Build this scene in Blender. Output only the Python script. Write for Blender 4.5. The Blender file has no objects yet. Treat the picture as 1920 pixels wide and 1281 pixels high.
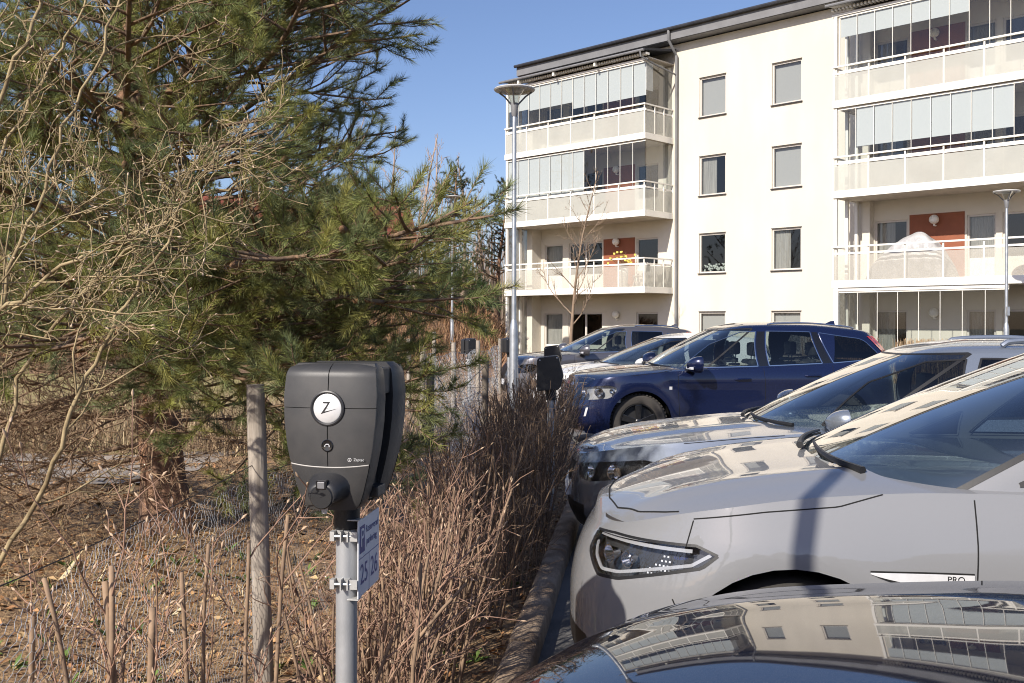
import bpy, bmesh, math, random
import numpy as np
from mathutils import Vector, Matrix

S = bpy.context.scene
COL = S.collection
R = math.radians
rng = np.random.default_rng(7)
random.seed(7)

# ------------------------------------------------------------------ camera
cam = bpy.data.cameras.new('camera')
cam.lens = 35.6; cam.sensor_width = 36.0
cam.shift_y = -0.0169
cam.clip_start = 0.05; cam.clip_end = 3000
camo = bpy.data.objects.new('camera', cam); COL.objects.link(camo)
camo.location = (0, 0, 1.65)
camo.rotation_euler = (R(90), R(-0.15), 0)
S.camera = camo

# ------------------------------------------------------------------ sky, sun, exposure
SUN_AZ, SUN_EL = 55.0, 34.5          # direction the light travels (from +x axis), elevation
ld = Vector((math.cos(R(SUN_AZ)) * math.cos(R(SUN_EL)), math.sin(R(SUN_AZ)) * math.cos(R(SUN_EL)), -math.sin(R(SUN_EL))))
W = bpy.data.worlds.new('World'); S.world = W; W.use_nodes = True
wn = W.node_tree.nodes; wl = W.node_tree.links
sky = wn.new('ShaderNodeTexSky'); sky.sky_type = 'NISHITA'; sky.sun_disc = False
sky.sun_elevation = R(SUN_EL); sky.sun_rotation = math.atan2(-ld.x, -ld.y)
sky.altitude = 50; sky.air_density = 1.0; sky.dust_density = 1.1; sky.ozone_density = 5.0
bg = wn['Background']; bg.inputs['Strength'].default_value = 0.105
tint = wn.new('ShaderNodeMix'); tint.data_type = 'RGBA'; tint.blend_type = 'MULTIPLY'; tint.inputs[0].default_value = 1.0
tint.inputs[7].default_value = (1.13, 1.0, 1.03, 1)       # slightly violet spring sky
wl.new(sky.outputs[0], tint.inputs[6]); wl.new(tint.outputs[2], bg.inputs['Color'])
sun = bpy.data.lights.new('sun', 'SUN'); sun.energy = 5.0; sun.angle = R(0.55); sun.color = (1.0, 0.93, 0.83)
suno = bpy.data.objects.new('sun', sun); COL.objects.link(suno)
suno.rotation_euler = ld.to_track_quat('-Z', 'Y').to_euler(); suno.location = (-20, -24, 30)
S.view_settings.view_transform = 'Standard'; S.view_settings.look = 'None'
S.view_settings.gamma = 1.0; S.view_settings.use_curve_mapping = False
S.view_settings.exposure = 0.40
S.cycles.use_denoising = True
S.cycles.denoising_prefilter = 'FAST'
S.cycles.filter_width = 1.05
S.cycles.max_bounces = 8; S.cycles.transparent_max_bounces = 24
S.cycles.caustics_reflective = False; S.cycles.caustics_refractive = False
S.cycles.sample_clamp_indirect = 6.0

# ------------------------------------------------------------------ materials
MATS = {}
def mat(name, color=(.5, .5, .5), rough=.6, metal=0.0, var=0.0, vscale=5.0, bump=0.0, bscale=40.0, coat=0.0, spec=0.5,
        color2=None, stretch=None, detail=6.0, trans=0.0, attr=None, bdist=0.01):
    if name in MATS: return MATS[name]
    m = bpy.data.materials.new(name); m.use_nodes = True
    nt = m.node_tree; N = nt.nodes; L = nt.links
    b = N['Principled BSDF']
    b.inputs['Base Color'].default_value = (*color, 1)
    b.inputs['Roughness'].default_value = rough; b.inputs['Metallic'].default_value = metal
    b.inputs['Coat Weight'].default_value = coat; b.inputs['Coat Roughness'].default_value = 0.02
    b.inputs['Specular IOR Level'].default_value = spec
    tc = N.new('ShaderNodeTexCoord'); vec = tc.outputs['Object']
    if stretch:
        mp = N.new('ShaderNodeMapping'); mp.inputs['Scale'].default_value = stretch
        L.new(vec, mp.inputs['Vector']); vec = mp.outputs['Vector']
    if var > 0 or color2:
        nz = N.new('ShaderNodeTexNoise'); nz.inputs['Scale'].default_value = vscale; nz.inputs['Detail'].default_value = detail
        L.new(vec, nz.inputs['Vector'])
        rp = N.new('ShaderNodeValToRGB')
        c2 = color2 if color2 else tuple(c * (1 - var) for c in color)
        c1 = color if color2 else tuple(min(1, c * (1 + var)) for c in color)
        rp.color_ramp.elements[0].position = .36; rp.color_ramp.elements[1].position = .64
        rp.color_ramp.elements[0].color = (*c2, 1); rp.color_ramp.elements[1].color = (*c1, 1)
        L.new(nz.outputs['Fac'], rp.inputs['Fac'])
        out = rp.outputs['Color']
        if attr:
            at = N.new('ShaderNodeAttribute'); at.attribute_name = attr
            mx = N.new('ShaderNodeMix'); mx.data_type = 'RGBA'; mx.blend_type = 'MULTIPLY'; mx.inputs[0].default_value = 1
            L.new(out, mx.inputs[6]); L.new(at.outputs['Color'], mx.inputs[7]); out = mx.outputs[2]
        L.new(out, b.inputs['Base Color'])
    elif attr:
        at = N.new('ShaderNodeAttribute'); at.attribute_name = attr
        L.new(at.outputs['Color'], b.inputs['Base Color'])
    if bump > 0:
        n2 = N.new('ShaderNodeTexNoise'); n2.inputs['Scale'].default_value = bscale; n2.inputs['Detail'].default_value = 5
        L.new(vec, n2.inputs['Vector'])
        bp = N.new('ShaderNodeBump'); bp.inputs['Strength'].default_value = bump; bp.inputs['Distance'].default_value = bdist
        L.new(n2.outputs['Fac'], bp.inputs['Height']); L.new(bp.outputs['Normal'], b.inputs['Normal'])
    if trans > 0:
        o = N['Material Output']; tr = N.new('ShaderNodeBsdfTransparent'); mx = N.new('ShaderNodeMixShader')
        mx.inputs[0].default_value = trans
        L.new(b.outputs[0], mx.inputs[1]); L.new(tr.outputs[0], mx.inputs[2]); L.new(mx.outputs[0], o.inputs['Surface'])
    MATS[name] = m; return m

def thin_glass(name, tint=(.8, .85, .85), base=.05, power=4.0, rough=0.0, gl=(1, 1, 1)):
    """a thin pane: see-through with reflection growing towards grazing"""
    if name in MATS: return MATS[name]
    m = bpy.data.materials.new(name); m.use_nodes = True
    nt = m.node_tree; N = nt.nodes; L = nt.links
    N.remove(N['Principled BSDF'])
    t = N.new('ShaderNodeBsdfTransparent'); t.inputs['Color'].default_value = (*tint, 1)
    g = N.new('ShaderNodeBsdfGlossy'); g.inputs['Roughness'].default_value = rough; g.inputs['Color'].default_value = (*gl, 1)
    lw = N.new('ShaderNodeLayerWeight'); lw.inputs['Blend'].default_value = .5
    pw = N.new('ShaderNodeMath'); pw.operation = 'POWER'; pw.inputs[1].default_value = power
    mr = N.new('ShaderNodeMapRange'); mr.inputs['To Min'].default_value = base; mr.inputs['To Max'].default_value = 1.0
    L.new(lw.outputs['Facing'], pw.inputs[0]); L.new(pw.outputs[0], mr.inputs['Value'])
    mx = N.new('ShaderNodeMixShader')
    L.new(mr.outputs[0], mx.inputs[0]); L.new(t.outputs[0], mx.inputs[1]); L.new(g.outputs[0], mx.inputs[2])
    L.new(mx.outputs[0], N['Material Output'].inputs['Surface'])
    MATS[name] = m; return m

# ------------------------------------------------------------------ mesh helpers
def mesh_np(name, V, Fc, mats=None, smooth=False, colors=None):
    """V (n,3), Fc: array (m,k) or list of arrays with different k"""
    me = bpy.data.meshes.new(name)
    V = np.asarray(V, np.float32)
    Fl = [np.asarray(f, np.int32) for f in (Fc if isinstance(Fc, list) else [Fc]) if len(f)]
    me.vertices.add(len(V)); me.vertices.foreach_set('co', V.ravel())
    nl = sum(f.size for f in Fl); npoly = sum(len(f) for f in Fl)
    me.loops.add(nl); me.polygons.add(npoly)
    me.loops.foreach_set('vertex_index', np.concatenate([f.ravel() for f in Fl]))
    tot = np.concatenate([np.full(len(f), f.shape[1], np.int32) for f in Fl])
    st = np.concatenate([[0], np.cumsum(tot)[:-1]]).astype(np.int32)
    me.polygons.foreach_set('loop_start', st)
    if smooth: me.polygons.foreach_set('use_smooth', np.ones(npoly, bool))
    me.update(calc_edges=True)
    if colors is not None:
        ca = me.color_attributes.new('tint', 'FLOAT_COLOR', 'POINT')
        c4 = np.ones((len(V), 4), np.float32); c4[:, :3] = colors
        ca.data.foreach_set('color', c4.ravel())
    for m in (mats if isinstance(mats, (list, tuple)) else [mats]):
        if m: me.materials.append(m)
    return me

def put(name, me, parent=None, loc=None, rot=None):
    o = bpy.data.objects.new(name, me); COL.objects.link(o)
    if parent: o.parent = parent
    if loc is not None: o.location = loc
    if rot is not None: o.rotation_euler = rot
    return o

def tag(o, label, cat, group=None):
    o['label'] = label; o['category'] = cat
    if group: o['group'] = group
    return o

def thing(name, label, cat, loc=(0, 0, 0), rz=0.0, group=None):
    o = bpy.data.objects.new(name, None); COL.objects.link(o); o.empty_display_size = .2
    o.location = loc; o.rotation_euler = (0, 0, rz)
    return tag(o, label, cat, group)

def structure(o): o['kind'] = 'structure'; return o
def stuff(o): o['kind'] = 'stuff'; return o

class MB:
    def __init__(s): s.v = []; s.f = []
    def add(s, V, F):
        n = len(s.v); s.v.extend([tuple(p) for p in V]); s.f.extend([tuple(i + n for i in f) for f in F]); return s
    def box(s, x0, x1, y0, y1, z0, z1):
        return s.add([(x0, y0, z0), (x1, y0, z0), (x1, y1, z0), (x0, y1, z0), (x0, y0, z1), (x1, y0, z1), (x1, y1, z1), (x0, y1, z1)],
                     [(3, 2, 1, 0), (4, 5, 6, 7), (0, 1, 5, 4), (1, 2, 6, 5), (2, 3, 7, 6), (3, 0, 4, 7)])
    def quad(s, a, b, c, d): return s.add([a, b, c, d], [(0, 1, 2, 3)])
    def tube(s, P, rad, n=8, cap=True):
        P = [Vector(p) for p in P]; k = len(P)
        if not hasattr(rad, '__len__'): rad = [rad] * k
        V = []; F = []; ref = Vector((0, 0, 1))
        for i in range(k):
            t = (P[min(i + 1, k - 1)] - P[max(i - 1, 0)]).normalized()
            if abs(t.dot(ref)) > .95: ref = Vector((1, 0, 0))
            a = t.cross(ref).normalized(); b = t.cross(a).normalized(); ref = a.cross(t) if False else ref
            for j in range(n):
                q = 2 * math.pi * j / n
                V.append(P[i] + (a * math.cos(q) + b * math.sin(q)) * rad[i])
        for i in range(k - 1):
            for j in range(n):
                F.append((i * n + j, i * n + (j + 1) % n, (i + 1) * n + (j + 1) % n, (i + 1) * n + j))
        if cap:
            F.append(tuple(range(n))[::-1]); F.append(tuple((k - 1) * n + j for j in range(n)))
        return s.add(V, F)
    def lathe(s, prof, n=24, axis='z', c=(0, 0, 0)):
        V = []; F = []; k = len(prof)
        for r, h in prof:
            for j in range(n):
                q = 2 * math.pi * j / n; x, y = r * math.cos(q), r * math.sin(q)
                V.append({'z': (c[0] + x, c[1] + y, c[2] + h), 'y': (c[0] + x, c[1] + h, c[2] + y), 'x': (c[0] + h, c[1] + x, c[2] + y)}[axis])
        for i in range(k - 1):
            for j in range(n):
                F.append((i * n + j, i * n + (j + 1) % n, (i + 1) * n + (j + 1) % n, (i + 1) * n + j))
        return s.add(V, F)
    def prism(s, poly, y0, y1):
        """polygon in xz extruded along y"""
        n = len(poly)
        V = [(x, y0, z) for x, z in poly] + [(x, y1, z) for x, z in poly]
        F = [tuple(range(n)), tuple(range(2 * n - 1, n - 1, -1))] + [(i, i + n, (i + 1) % n + n, (i + 1) % n) for i in range(n)]
        return s.add(V, F)
    def build(s, name, m, parent=None, smooth=False, bevel=0, fix=True, auto=None):
        me = bpy.data.meshes.new(name); me.from_pydata(s.v, [], s.f)
        if fix or bevel:
            bm = bmesh.new(); bm.from_mesh(me)
            if fix: bmesh.ops.recalc_face_normals(bm, faces=bm.faces)
            if bevel:
                es = [e for e in bm.edges if len(e.link_faces) == 2 and e.calc_face_angle(0) > .5]
                bmesh.ops.bevel(bm, geom=es, offset=bevel, segments=2, affect='EDGES', profile=.6, clamp_overlap=True)
            bm.to_mesh(me); bm.free()
        me.materials.append(m)
        if smooth:
            me.polygons.foreach_set('use_smooth', np.ones(len(me.polygons), bool))
            me.set_sharp_from_angle(angle=R(auto or 40))
        return put(name, me, parent)

def tubes_np(polys, n=5):
    """many tapered tubes at once: polys = [(P(k,3), r(k))]"""
    VV = []; FF = []; off = 0
    q = np.arange(n) * 2 * np.pi / n; cq = np.cos(q)[None, :, None]; sq = np.sin(q)[None, :, None]
    for P, r in polys:
        P = np.asarray(P, float); k = len(P)
        T = np.gradient(P, axis=0); T /= np.linalg.norm(T, axis=1)[:, None] + 1e-12
        m = np.abs(T.mean(0)); ref = np.zeros(3); ref[int(np.argmin(m))] = 1
        A = np.cross(T, ref); A /= np.linalg.norm(A, axis=1)[:, None] + 1e-12
        B = np.cross(T, A)
        V = P[:, None, :] + (A[:, None, :] * cq + B[:, None, :] * sq) * np.asarray(r, float)[:, None, None]
        VV.append(V.reshape(-1, 3))
        i = np.arange(k - 1)[:, None] * n; j = np.arange(n)[None, :]; j2 = (j + 1) % n
        FF.append(np.stack([i + j, i + j2, i + n + j2, i + n + j], -1).reshape(-1, 4) + off)
        off += k * n
    return np.concatenate(VV), np.concatenate(FF)

def text_mesh(body, size, depth=0.0006):
    c = bpy.data.curves.new('lettering', 'FONT'); c.body = body; c.size = size; c.extrude = depth
    c.align_x = 'CENTER'; c.align_y = 'CENTER'; c.resolution_u = 4
    o = bpy.data.objects.new('lettering', c); COL.objects.link(o)
    dg = bpy.context.evaluated_depsgraph_get()
    me = bpy.data.meshes.new_from_object(o.evaluated_get(dg))
    bpy.data.objects.remove(o); bpy.data.curves.remove(c)
    return me

# shared materials
M_steel = mat('galvanised steel', (.46, .48, .50), .42, .75, var=.12, vscale=9, bump=.05, bscale=60)
M_black = mat('black plastic', (.012, .012, .013), .45, bump=.15, bscale=900, bdist=.001)
M_rubber = mat('rubber', (.02, .02, .02), .8, bump=.2, bscale=200)
M_chrome = mat('chrome trim', (.75, .75, .76), .12, 1.0)
# ================================================================== apartment building (local x along the facade, y into it)
M_plaster = mat('cream plaster', (.62, .572, .485), .85, var=.06, vscale=.8, bump=.2, bscale=140, stretch=(1, 1, .3))
M_white = mat('white painted metal', (.78, .75, .68), .5, var=.03, vscale=3)
M_frame = mat('window frame beige', (.55, .51, .46), .5)
M_sillm = mat('dark sill metal', (.06, .055, .055), .4, .4)
M_roof = mat('dark roof metal', (.045, .047, .055), .42, .3, var=.15, vscale=2)
M_fasc = mat('grey eave board', (.17, .17, .175), .55, var=.1, vscale=2)
M_terra = mat('terracotta panel', (.25, .078, .036), .7, var=.06, vscale=4)
M_blind = mat('white blind', (.60, .59, .58), .8, bump=.25, bscale=60, stretch=(.2, .2, 6), bdist=.004)
M_frost = mat('frosted balustrade glass', (.54, .535, .475), .22, trans=.40, var=.04, vscale=1.2)
M_frostc = mat('clearer balustrade glass', (.56, .53, .46), .2, trans=.6, var=.04, vscale=1.2)
M_wglass = thin_glass('window pane', (.66, .68, .67), .06, 3.0)
M_bglass = thin_glass('balcony pane', (.80, .84, .84), .05, 3.0)
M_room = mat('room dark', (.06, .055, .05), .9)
M_curt = mat('curtain', (.55, .53, .50), .9, var=.2, vscale=14, stretch=(6, 1, .1))
M_conc = mat('balcony soffit', (.50, .45, .38), .9, var=.06, vscale=3)

bld = thing('apartment_building', 'four-storey cream apartment block with glazed white balconies and dark roof', 'building', (4.81, 36.7, 0), R(-44.5))
XL, XR, YW, ZT = -7.2, 19.0, 1.75, 12.12
holes = []
LEV = [2.12, 4.97, 7.80, 10.68]            # window head heights
wins = []                                     # x0,x1,z0,z1,kind
for k, zt in enumerate(LEV):
    wins.append((1.15, 2.28, zt - 1.44, zt, ('half', 'flower', 'curtain', 'down')[k]))
    wins.append((4.13, 5.26, zt - 1.44, zt, ('down', 'curtain', 'down', 'down')[k]))
    wins.append((-6.55, -5.53, zt - 2.02, zt, 'door'))
    wins.append((-5.21, -3.42, zt - 1.35, zt, 'dark'))
    wins.append((-1.73, -.69, zt - 1.35, zt, 'dark'))
    wins.append((7.83, 8.90, zt - 1.35, zt, 'curtain'))
    wins.append((10.70, 11.54, zt - 2.02, zt, 'door'))
    wins.append((11.72, 13.6, zt - 1.35, zt, 'dark'))
holes = [(w[0], w[1], w[2], w[3]) for w in wins]
def holed_wall(x0, x1, z0, z1, y, hs, depth):
    xs = sorted({x0, x1, *[h[0] for h in hs], *[h[1] for h in hs]}); zs = sorted({z0, z1, *[h[2] for h in hs], *[h[3] for h in hs]})
    b = MB()
    for i in range(len(xs) - 1):
        for j in range(len(zs) - 1):
            cx, cz = (xs[i] + xs[i + 1]) / 2, (zs[j] + zs[j + 1]) / 2
            if any(h[0] < cx < h[1] and h[2] < cz < h[3] for h in hs): continue
            b.quad((xs[i], y, zs[j]), (xs[i + 1], y, zs[j]), (xs[i + 1], y, zs[j + 1]), (xs[i], y, zs[j + 1]))
    for (a, c, d, e) in hs:
        b.quad((a, y, d), (a, y + depth, d), (a, y + depth, e), (a, y, e)); b.quad((c, y, d), (c, y, e), (c, y + depth, e), (c, y + depth, d))
        b.quad((a, y, e), (a, y + depth, e), (c, y + depth, e), (c, y, e)); b.quad((a, y, d), (c, y, d), (c, y + depth, d), (a, y + depth, d))
    return b
holed_wall(XL, XR, -.2, ZT, YW, holes, .13).build('wall', M_plaster, bld, fix=False)
b = MB(); YB = 13.5
b.quad((XL, YB, -.2), (XL, YW, -.2), (XL, YW, ZT), (XL, YB, ZT)); b.quad((XR, YW, -.2), (XR, YB, -.2), (XR, YB, ZT), (XR, YW, ZT)); b.quad((XR, YB, -.2), (XL, YB, -.2), (XL, YB, ZT), (XR, YB, ZT))
b.build('wall', M_plaster, bld, fix=False)
b = MB()
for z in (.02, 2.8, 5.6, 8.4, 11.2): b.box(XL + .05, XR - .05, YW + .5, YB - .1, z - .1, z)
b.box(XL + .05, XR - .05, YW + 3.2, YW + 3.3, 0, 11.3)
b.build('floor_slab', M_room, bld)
# gable-like low roof with eave
EY, EZ = 1.2, 12.62
b = MB(); yr = (EY + YB + .6) / 2
x0, x1 = XL - .55, XR + .5
b.add([(x0, EY, EZ), (x1, EY, EZ), (x1, yr, EZ + 1.5), (x0, yr, EZ + 1.5), (x0, YB + .6, EZ), (x1, YB + .6, EZ),
       (x0, EY, EZ - .07), (x1, EY, EZ - .07), (x1, YB + .6, EZ - .07), (x0, YB + .6, EZ - .07)],
      [(0, 1, 2, 3), (3, 2, 5, 4), (0, 6, 7, 1), (4, 5, 8, 9), (0, 3, 4, 9, 6), (1, 7, 8, 5, 2)])
roof = b.build('roof', M_roof, bld, fix=False)
MB().box(x0 + .02, x1 - .02, EY + .04, EY + .075, EZ - .44, EZ - .072).build('eave_board', M_fasc, roof)
MB().box(x0 + .04, x1 - .04, EY + .08, YW + .02, EZ - .46, EZ - .42).build('soffit', M_fasc, roof)
MB().box(x0 + .03, x0 + .06, EY + .08, YB + .5, EZ - .44, EZ - .072).build('eave_board', M_fasc, roof)
g = MB(); g.tube([(x0, EY - .06, EZ - .05), (x1, EY - .06, EZ - .05)], .065, 8); g.build('gutter', M_roof, roof, smooth=True)
# downpipe beside the left balcony stack
g = MB(); g.tube([(.18, EY - .04, EZ - .1), (.18, EY - .04, EZ - .45), (.20, YW - .12, EZ - .95), (.20, YW - .1, 0.1)], .055, 8)
g.build('downpipe', M_fasc, bld, smooth=True)
# windows
for i, (a, c, d, e, kind) in enumerate(wins):
    y = YW + .05; fw = .06
    b = MB()
    b.box(a, a + fw, y, y + .07, d, e); b.box(c - fw, c, y, y + .07, d, e); b.box(a + fw, c - fw, y, y + .07, e - fw, e); b.box(a + fw, c - fw, y, y + .07, d, d + fw)
    if kind == 'dark' and c - a > 1.5: b.box((a + c) / 2 - .04, (a + c) / 2 + .04, y + .002, y + .068, d + fw, e - fw)
    w = b.build('window' if kind != 'door' else 'door', M_frame, bld)
    MB().quad((a + fw, y + .035, d + fw), (c - fw, y + .035, d + fw), (c - fw, y + .035, e - fw), (a + fw, y + .035, e - fw)).build('pane', M_wglass, w, fix=False)
    if kind == 'door':
        MB().box(a + fw, c - fw, y + .02, y + .05, d + fw, d + .72).build('door_panel', M_white, w)
    elif a > 0 and c < 6:
        MB().box(a - .03, c + .03, YW - .06, YW + .05, d - .035, d - .002).build('sill', M_sillm, w)
        MB().box(a - .012, c + .012, YW - .015, YW + .05, e + .001, e + .02).build('head_flashing', M_sillm, w)
    yy = y + .13
    if kind == 'down': MB().box(a + .03, c - .03, yy, yy + .01, d + .03, e).build('blind', M_blind, w)
    if kind == 'half': MB().box(a + .03, c - .03, yy, yy + .01, e - .72, e).build('blind', M_blind, w)
    if kind in ('curtain', 'door'):
        b = MB(); n = 26; xs = np.linspace(a + .03, a + (c - a) * (.97 if kind == 'door' else .55), n)
        for j in range(n - 1): b.quad((xs[j], yy + .03 * (j % 2), d), (xs[j + 1], yy + .03 * ((j + 1) % 2), d), (xs[j + 1], yy + .03 * ((j + 1) % 2), e), (xs[j], yy + .03 * (j % 2), e))
        b.build('curtain', M_curt, w, fix=False)
    if kind == 'flower':
        b = MB(); r_ = random.Random(3)
        for j in range(46):
            x = r_.uniform(a + .12, c - .12); z = d + .08 + r_.random() * .26; s = r_.uniform(.015, .035)
            b.box(x - s, x + s, yy - s, yy + s, z - s, z + s)
        b.build('window_flowers', mat('pale flowers', (.6, .66, .6), .8, var=.3, vscale=30), w)
# terracotta panels and globe lamps on the balcony walls
for k, zt in enumerate(LEV):
    if k:
        MB().box(-3.36, -1.80, YW - .012, YW + .002, zt - 2.02, zt + .06).build('wall_panel', M_terra, bld)
        MB().box(8.96, 10.64, YW - .012, YW + .002, zt - 2.02, zt + .12).build('wall_panel', M_terra, bld)
    for lx in (-2.62, 9.78):
        g = MB(); g.lathe([(.001, -.15)] + [(.145 * math.sin(q), -.145 * math.cos(q)) for q in np.linspace(.1, math.pi, 10)], 16, 'z', (lx, YW - .16, zt - .08))
        g.tube([(lx, YW, zt - .26), (lx, YW - .14, zt - .26), (lx, YW - .16, zt - .2)], .03, 8)
        g.build('wall_lamp', M_white, bld, smooth=True)

# ---- balconies: one part per storey and stack
ZB = [2.81, 5.60, 8.41]
def balcony(xa, xb, k, ends):
    zb = ZB[k]
    b = MB(); b.box(xa + .03, xb - .03, .032, YW - .003, zb + .02, zb + .2)
    bal = b.build('balcony', M_conc, bld)
    f = MB(); f.box(xa, xb, 0, .03, zb, zb + .225)
    if ends[0]: f.box(xa, xa + .03, .032, YW - .004, zb, zb + .225)
    if ends[1]: f.box(xb - .03, xb, .032, YW - .004, zb, zb + .225)
    f.build('fascia', M_white, bal)
    n = round((xb - xa) / 1.15); xs = [xa + .05 + (xb - xa - .1) * i / n for i in range(n + 1)]
    # balustrade
    zr = zb + 1.29
    g = MB(); g.box(xa, xb, -.03, .03, zr - .05, zr)
    g.box(xa, xb, .035, .075, zb + 1.03, zb + 1.09)
    if ends[1]:
        g.box(xb - .06, xb, .032, YW - .002, zr - .05, zr); g.box(xb - .075, xb - .035, .08, YW - .002, zb + 1.03, zb + 1.09)
    if ends[0]: g.box(xa, xa + .06, .032, YW - .002, zr - .05, zr)
    g.build('hand_rail', M_white, bal)
    for i, x in enumerate(xs):
        MB().box(x - .022, x + .022, .036 - .03, .07 - .036, zb + .226, zr - .051).build('baluster_post', M_white, bal)
        if i < n: MB().box(x + .024, xs[i + 1] - .024, .008, .02, zb + .228, zb + 1.0).build('balustrade_panel', M_frostc if k == 0 else M_frost, bal)
    if ends[1]:
        for y0, y1 in ((.05, .58), (.62, 1.15), (1.19, 1.72)):
            MB().box(xb - .03, xb - .018, y0, y1, zb + .228, zb + 1.0).build('balustrade_panel', M_frost, bal)
            MB().box(xb - .045, xb - .005, y1 - .0, y1 + .038, zb + .226, zr - .052).build('baluster_post', M_white, bal)
    return bal
def glazing(bal, xa, xb, z0, z1, n, blinds, end=False, y=.10, M=None):
    """upright panes; blinds = {pane index: fraction of height hanging down}"""
    xs = np.linspace(xa, xb, n + 1)
    MB().box(xa, xb, y - .02, y + .03, z1 - .05, z1).build('glazing_track', M_white, bal); MB().box(xa, xb, y - .02, y + .03, z0, z0 + .04).build('glazing_track', M_white, bal)
    for i in range(n):
        MB().quad((xs[i] + .008, y, z0 + .04), (xs[i + 1] - .008, y, z0 + .04), (xs[i + 1] - .008, y, z1 - .05), (xs[i] + .008, y, z1 - .05)).build('glass_pane', M or M_bglass, bal, fix=False)
        MB().box(xs[i] - .007, xs[i] + .007, y - .006, y + .012, z0 + .041, z1 - .051).build('pane_edge', M_white, bal)
        fz = blinds.get(i, 0)
        if fz: MB().box(xs[i] + .012, xs[i + 1] - .012, y + .04, y + .05, z1 - .05 - (z1 - z0 - .09) * fz, z1 - .052).build('blind', M_blind, bal)
    if end:
        for y0, y1 in ((y + .03, .85), (.87, YW - .05)):
            MB().quad((xb, y0, z0), (xb, y1, z0), (xb, y1, z1), (xb, y0, z1)).build('glass_pane', M or M_bglass, bal, fix=False)
LB = [balcony(XL, 0, k, (1, 1)) for k in range(3)]
RB = [balcony(7.25, 17.5, k, (1, 1)) for k in range(3)]
gz = lambda k: ZB[k] + 1.10
glazing(LB[2], -7.1, -.06, gz(2), 11.25, 12, {**{0: .5, 1: .52}, **{i: .56 for i in range(2, 6)}, **{i: .72 for i in range(6, 12)}}, True)
MB().box(-.075, -.065, .15, .55, 10.2, 11.22).build('blind', M_blind, LB[2])
glazing(LB[1], -7.1, -.06, gz(1), 8.38, 12, {i: 1.0 for i in range(0, 7)}, True)
glazing(RB[2], 7.45, 13.6, gz(2), 11.25, 11, {i: .36 for i in range(0, 7)})
glazing(RB[1], 7.4, 16.6, gz(1), 8.38, 16, {i: .74 for i in range(1, 9)})
grnd = put('ground_floor_glazing', None, bld) if False else MB().box(7.4, 12.45, .05, .14, 2.70, 2.80).build('ground_terrace', M_white, bld)
glazing(grnd, 7.42, 12.45, .05, 2.70, 8, {})
MB().box(7.3, 7.45, .02, .16, 0, 2.80).build('post', M_white, grnd)
# columns at the stack ends
for xa in (XL + .08, 7.33):
    for y in (.1, .85, 1.52):
        MB().box(xa - .05, xa + .05, y - .05, y + .05, 0, 11.3).build('column', M_white, bld)
for y0, y1 in ((.16, .79), (.91, 1.46)):
    MB().box(XL + .07, XL + .085, y0, y1, .3, 11.3).build('end_screen', M_frost, bld)
    MB().box(7.32, 7.335, y0, y1, .3, 2.75).build('end_screen', M_frost, bld)
MB().box(-7.05, -6.75, 1.2, YW - .003, 0, 11.3).build('pier', M_plaster, bld)
MB().box(7.55, 7.83 - .03, 1.45, YW - .003, 0, 11.3).build('pier', M_plaster, bld)
# roofs over the balcony stacks
for xa, xb in ((XL - .05, .12), (7.15, 17.6)):
    b = MB(); b.add([(xa, -.22, 11.62), (xb, -.22, 11.62), (xb, YW - .003, 11.95), (xa, YW - .003, 11.95), (xa, -.22, 11.54), (xb, -.22, 11.54), (xb, YW - .003, 11.87), (xa, YW - .003, 11.87)],
                    [(0, 1, 2, 3), (7, 6, 5, 4), (0, 4, 5, 1), (1, 5, 6, 2), (3, 7, 4, 0)])
    br = b.build('balcony_roof', M_roof, bld)
    g = MB(); g.tube([(xa, -.27, 11.55), (xb, -.27, 11.55)], .05, 8)
    if xa < 0: g.tube([(xb - .15, -.27, 11.52), (xb - .15, -.25, 11.35), (xb - .05, .5, 11.15), (.2, YW - .12, 10.95)], .035, 8)
    g.build('gutter', M_fasc, br, smooth=True)
    MB().box(xa + .06, xb - .12, .04, .16, 11.26, 11.34).build('head_beam', M_white, br)
    MB().box(xa + .05, xb - .1, .18, YW - .01, 11.36, 11.40).build('ceiling', M_conc, br)
    c = MB(); zc = 11.50
    n = int((xb - xa) / .12)
    for i in range(n): c.box(xa + .1 + i * .12, xa + .16 + i * .12, -.1, .1, 11.42, 11.5)
    c.build('corrugated_edge', M_white, br)
    if xa < 0:
        for x in (-6.2, -4.3, -2.2): MB().box(x - .04, x + .04, -.25, -.12, 11.36, 11.5).build('awning_bracket', M_white, br)

# things kept on the balconies
def blobcloth(name, x0, x1, y0, y1, zb, h, label, m):
    n = 40; k = 20; r_ = np.random.default_rng(5)
    U, Vv = np.meshgrid(np.linspace(-1, 1, n), np.linspace(-1, 1, k))
    prof = np.clip(1 - np.abs(U) ** 3.0, 0, 1) ** .6 * (.70 + .30 * np.exp(-((U - .2) / .55) ** 2))
    Z = h * prof * np.clip(1 - np.abs(Vv) ** 4, 0, 1) ** .5
    Z = Z * (1 + .02 * np.sin(U * 9 + Vv * 4) + .015 * np.sin(U * 19 - Vv * 9))
    X = (x0 + x1) / 2 + U * (x1 - x0) / 2; Y = (y0 + y1) / 2 + Vv * (y1 - y0) / 2 + .015 * np.sin(U * 23) * (Z > .02)
    V = np.stack([X, Y, zb + Z], -1).reshape(-1, 3)
    i = np.arange(k - 1)[:, None] * n; j = np.arange(n - 1)[None, :]
    F = np.stack([i + j, i + j + 1, i + n + j + 1, i + n + j], -1).reshape(-1, 4)
    Mx = bld.matrix_basis
    Vw = np.array([tuple(Mx @ Vector(p)) for p in V])
    return tag(put(name, mesh_np(name, Vw, F, m, True)), label, 'cover')
bpy.context.view_layer.update()
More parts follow.
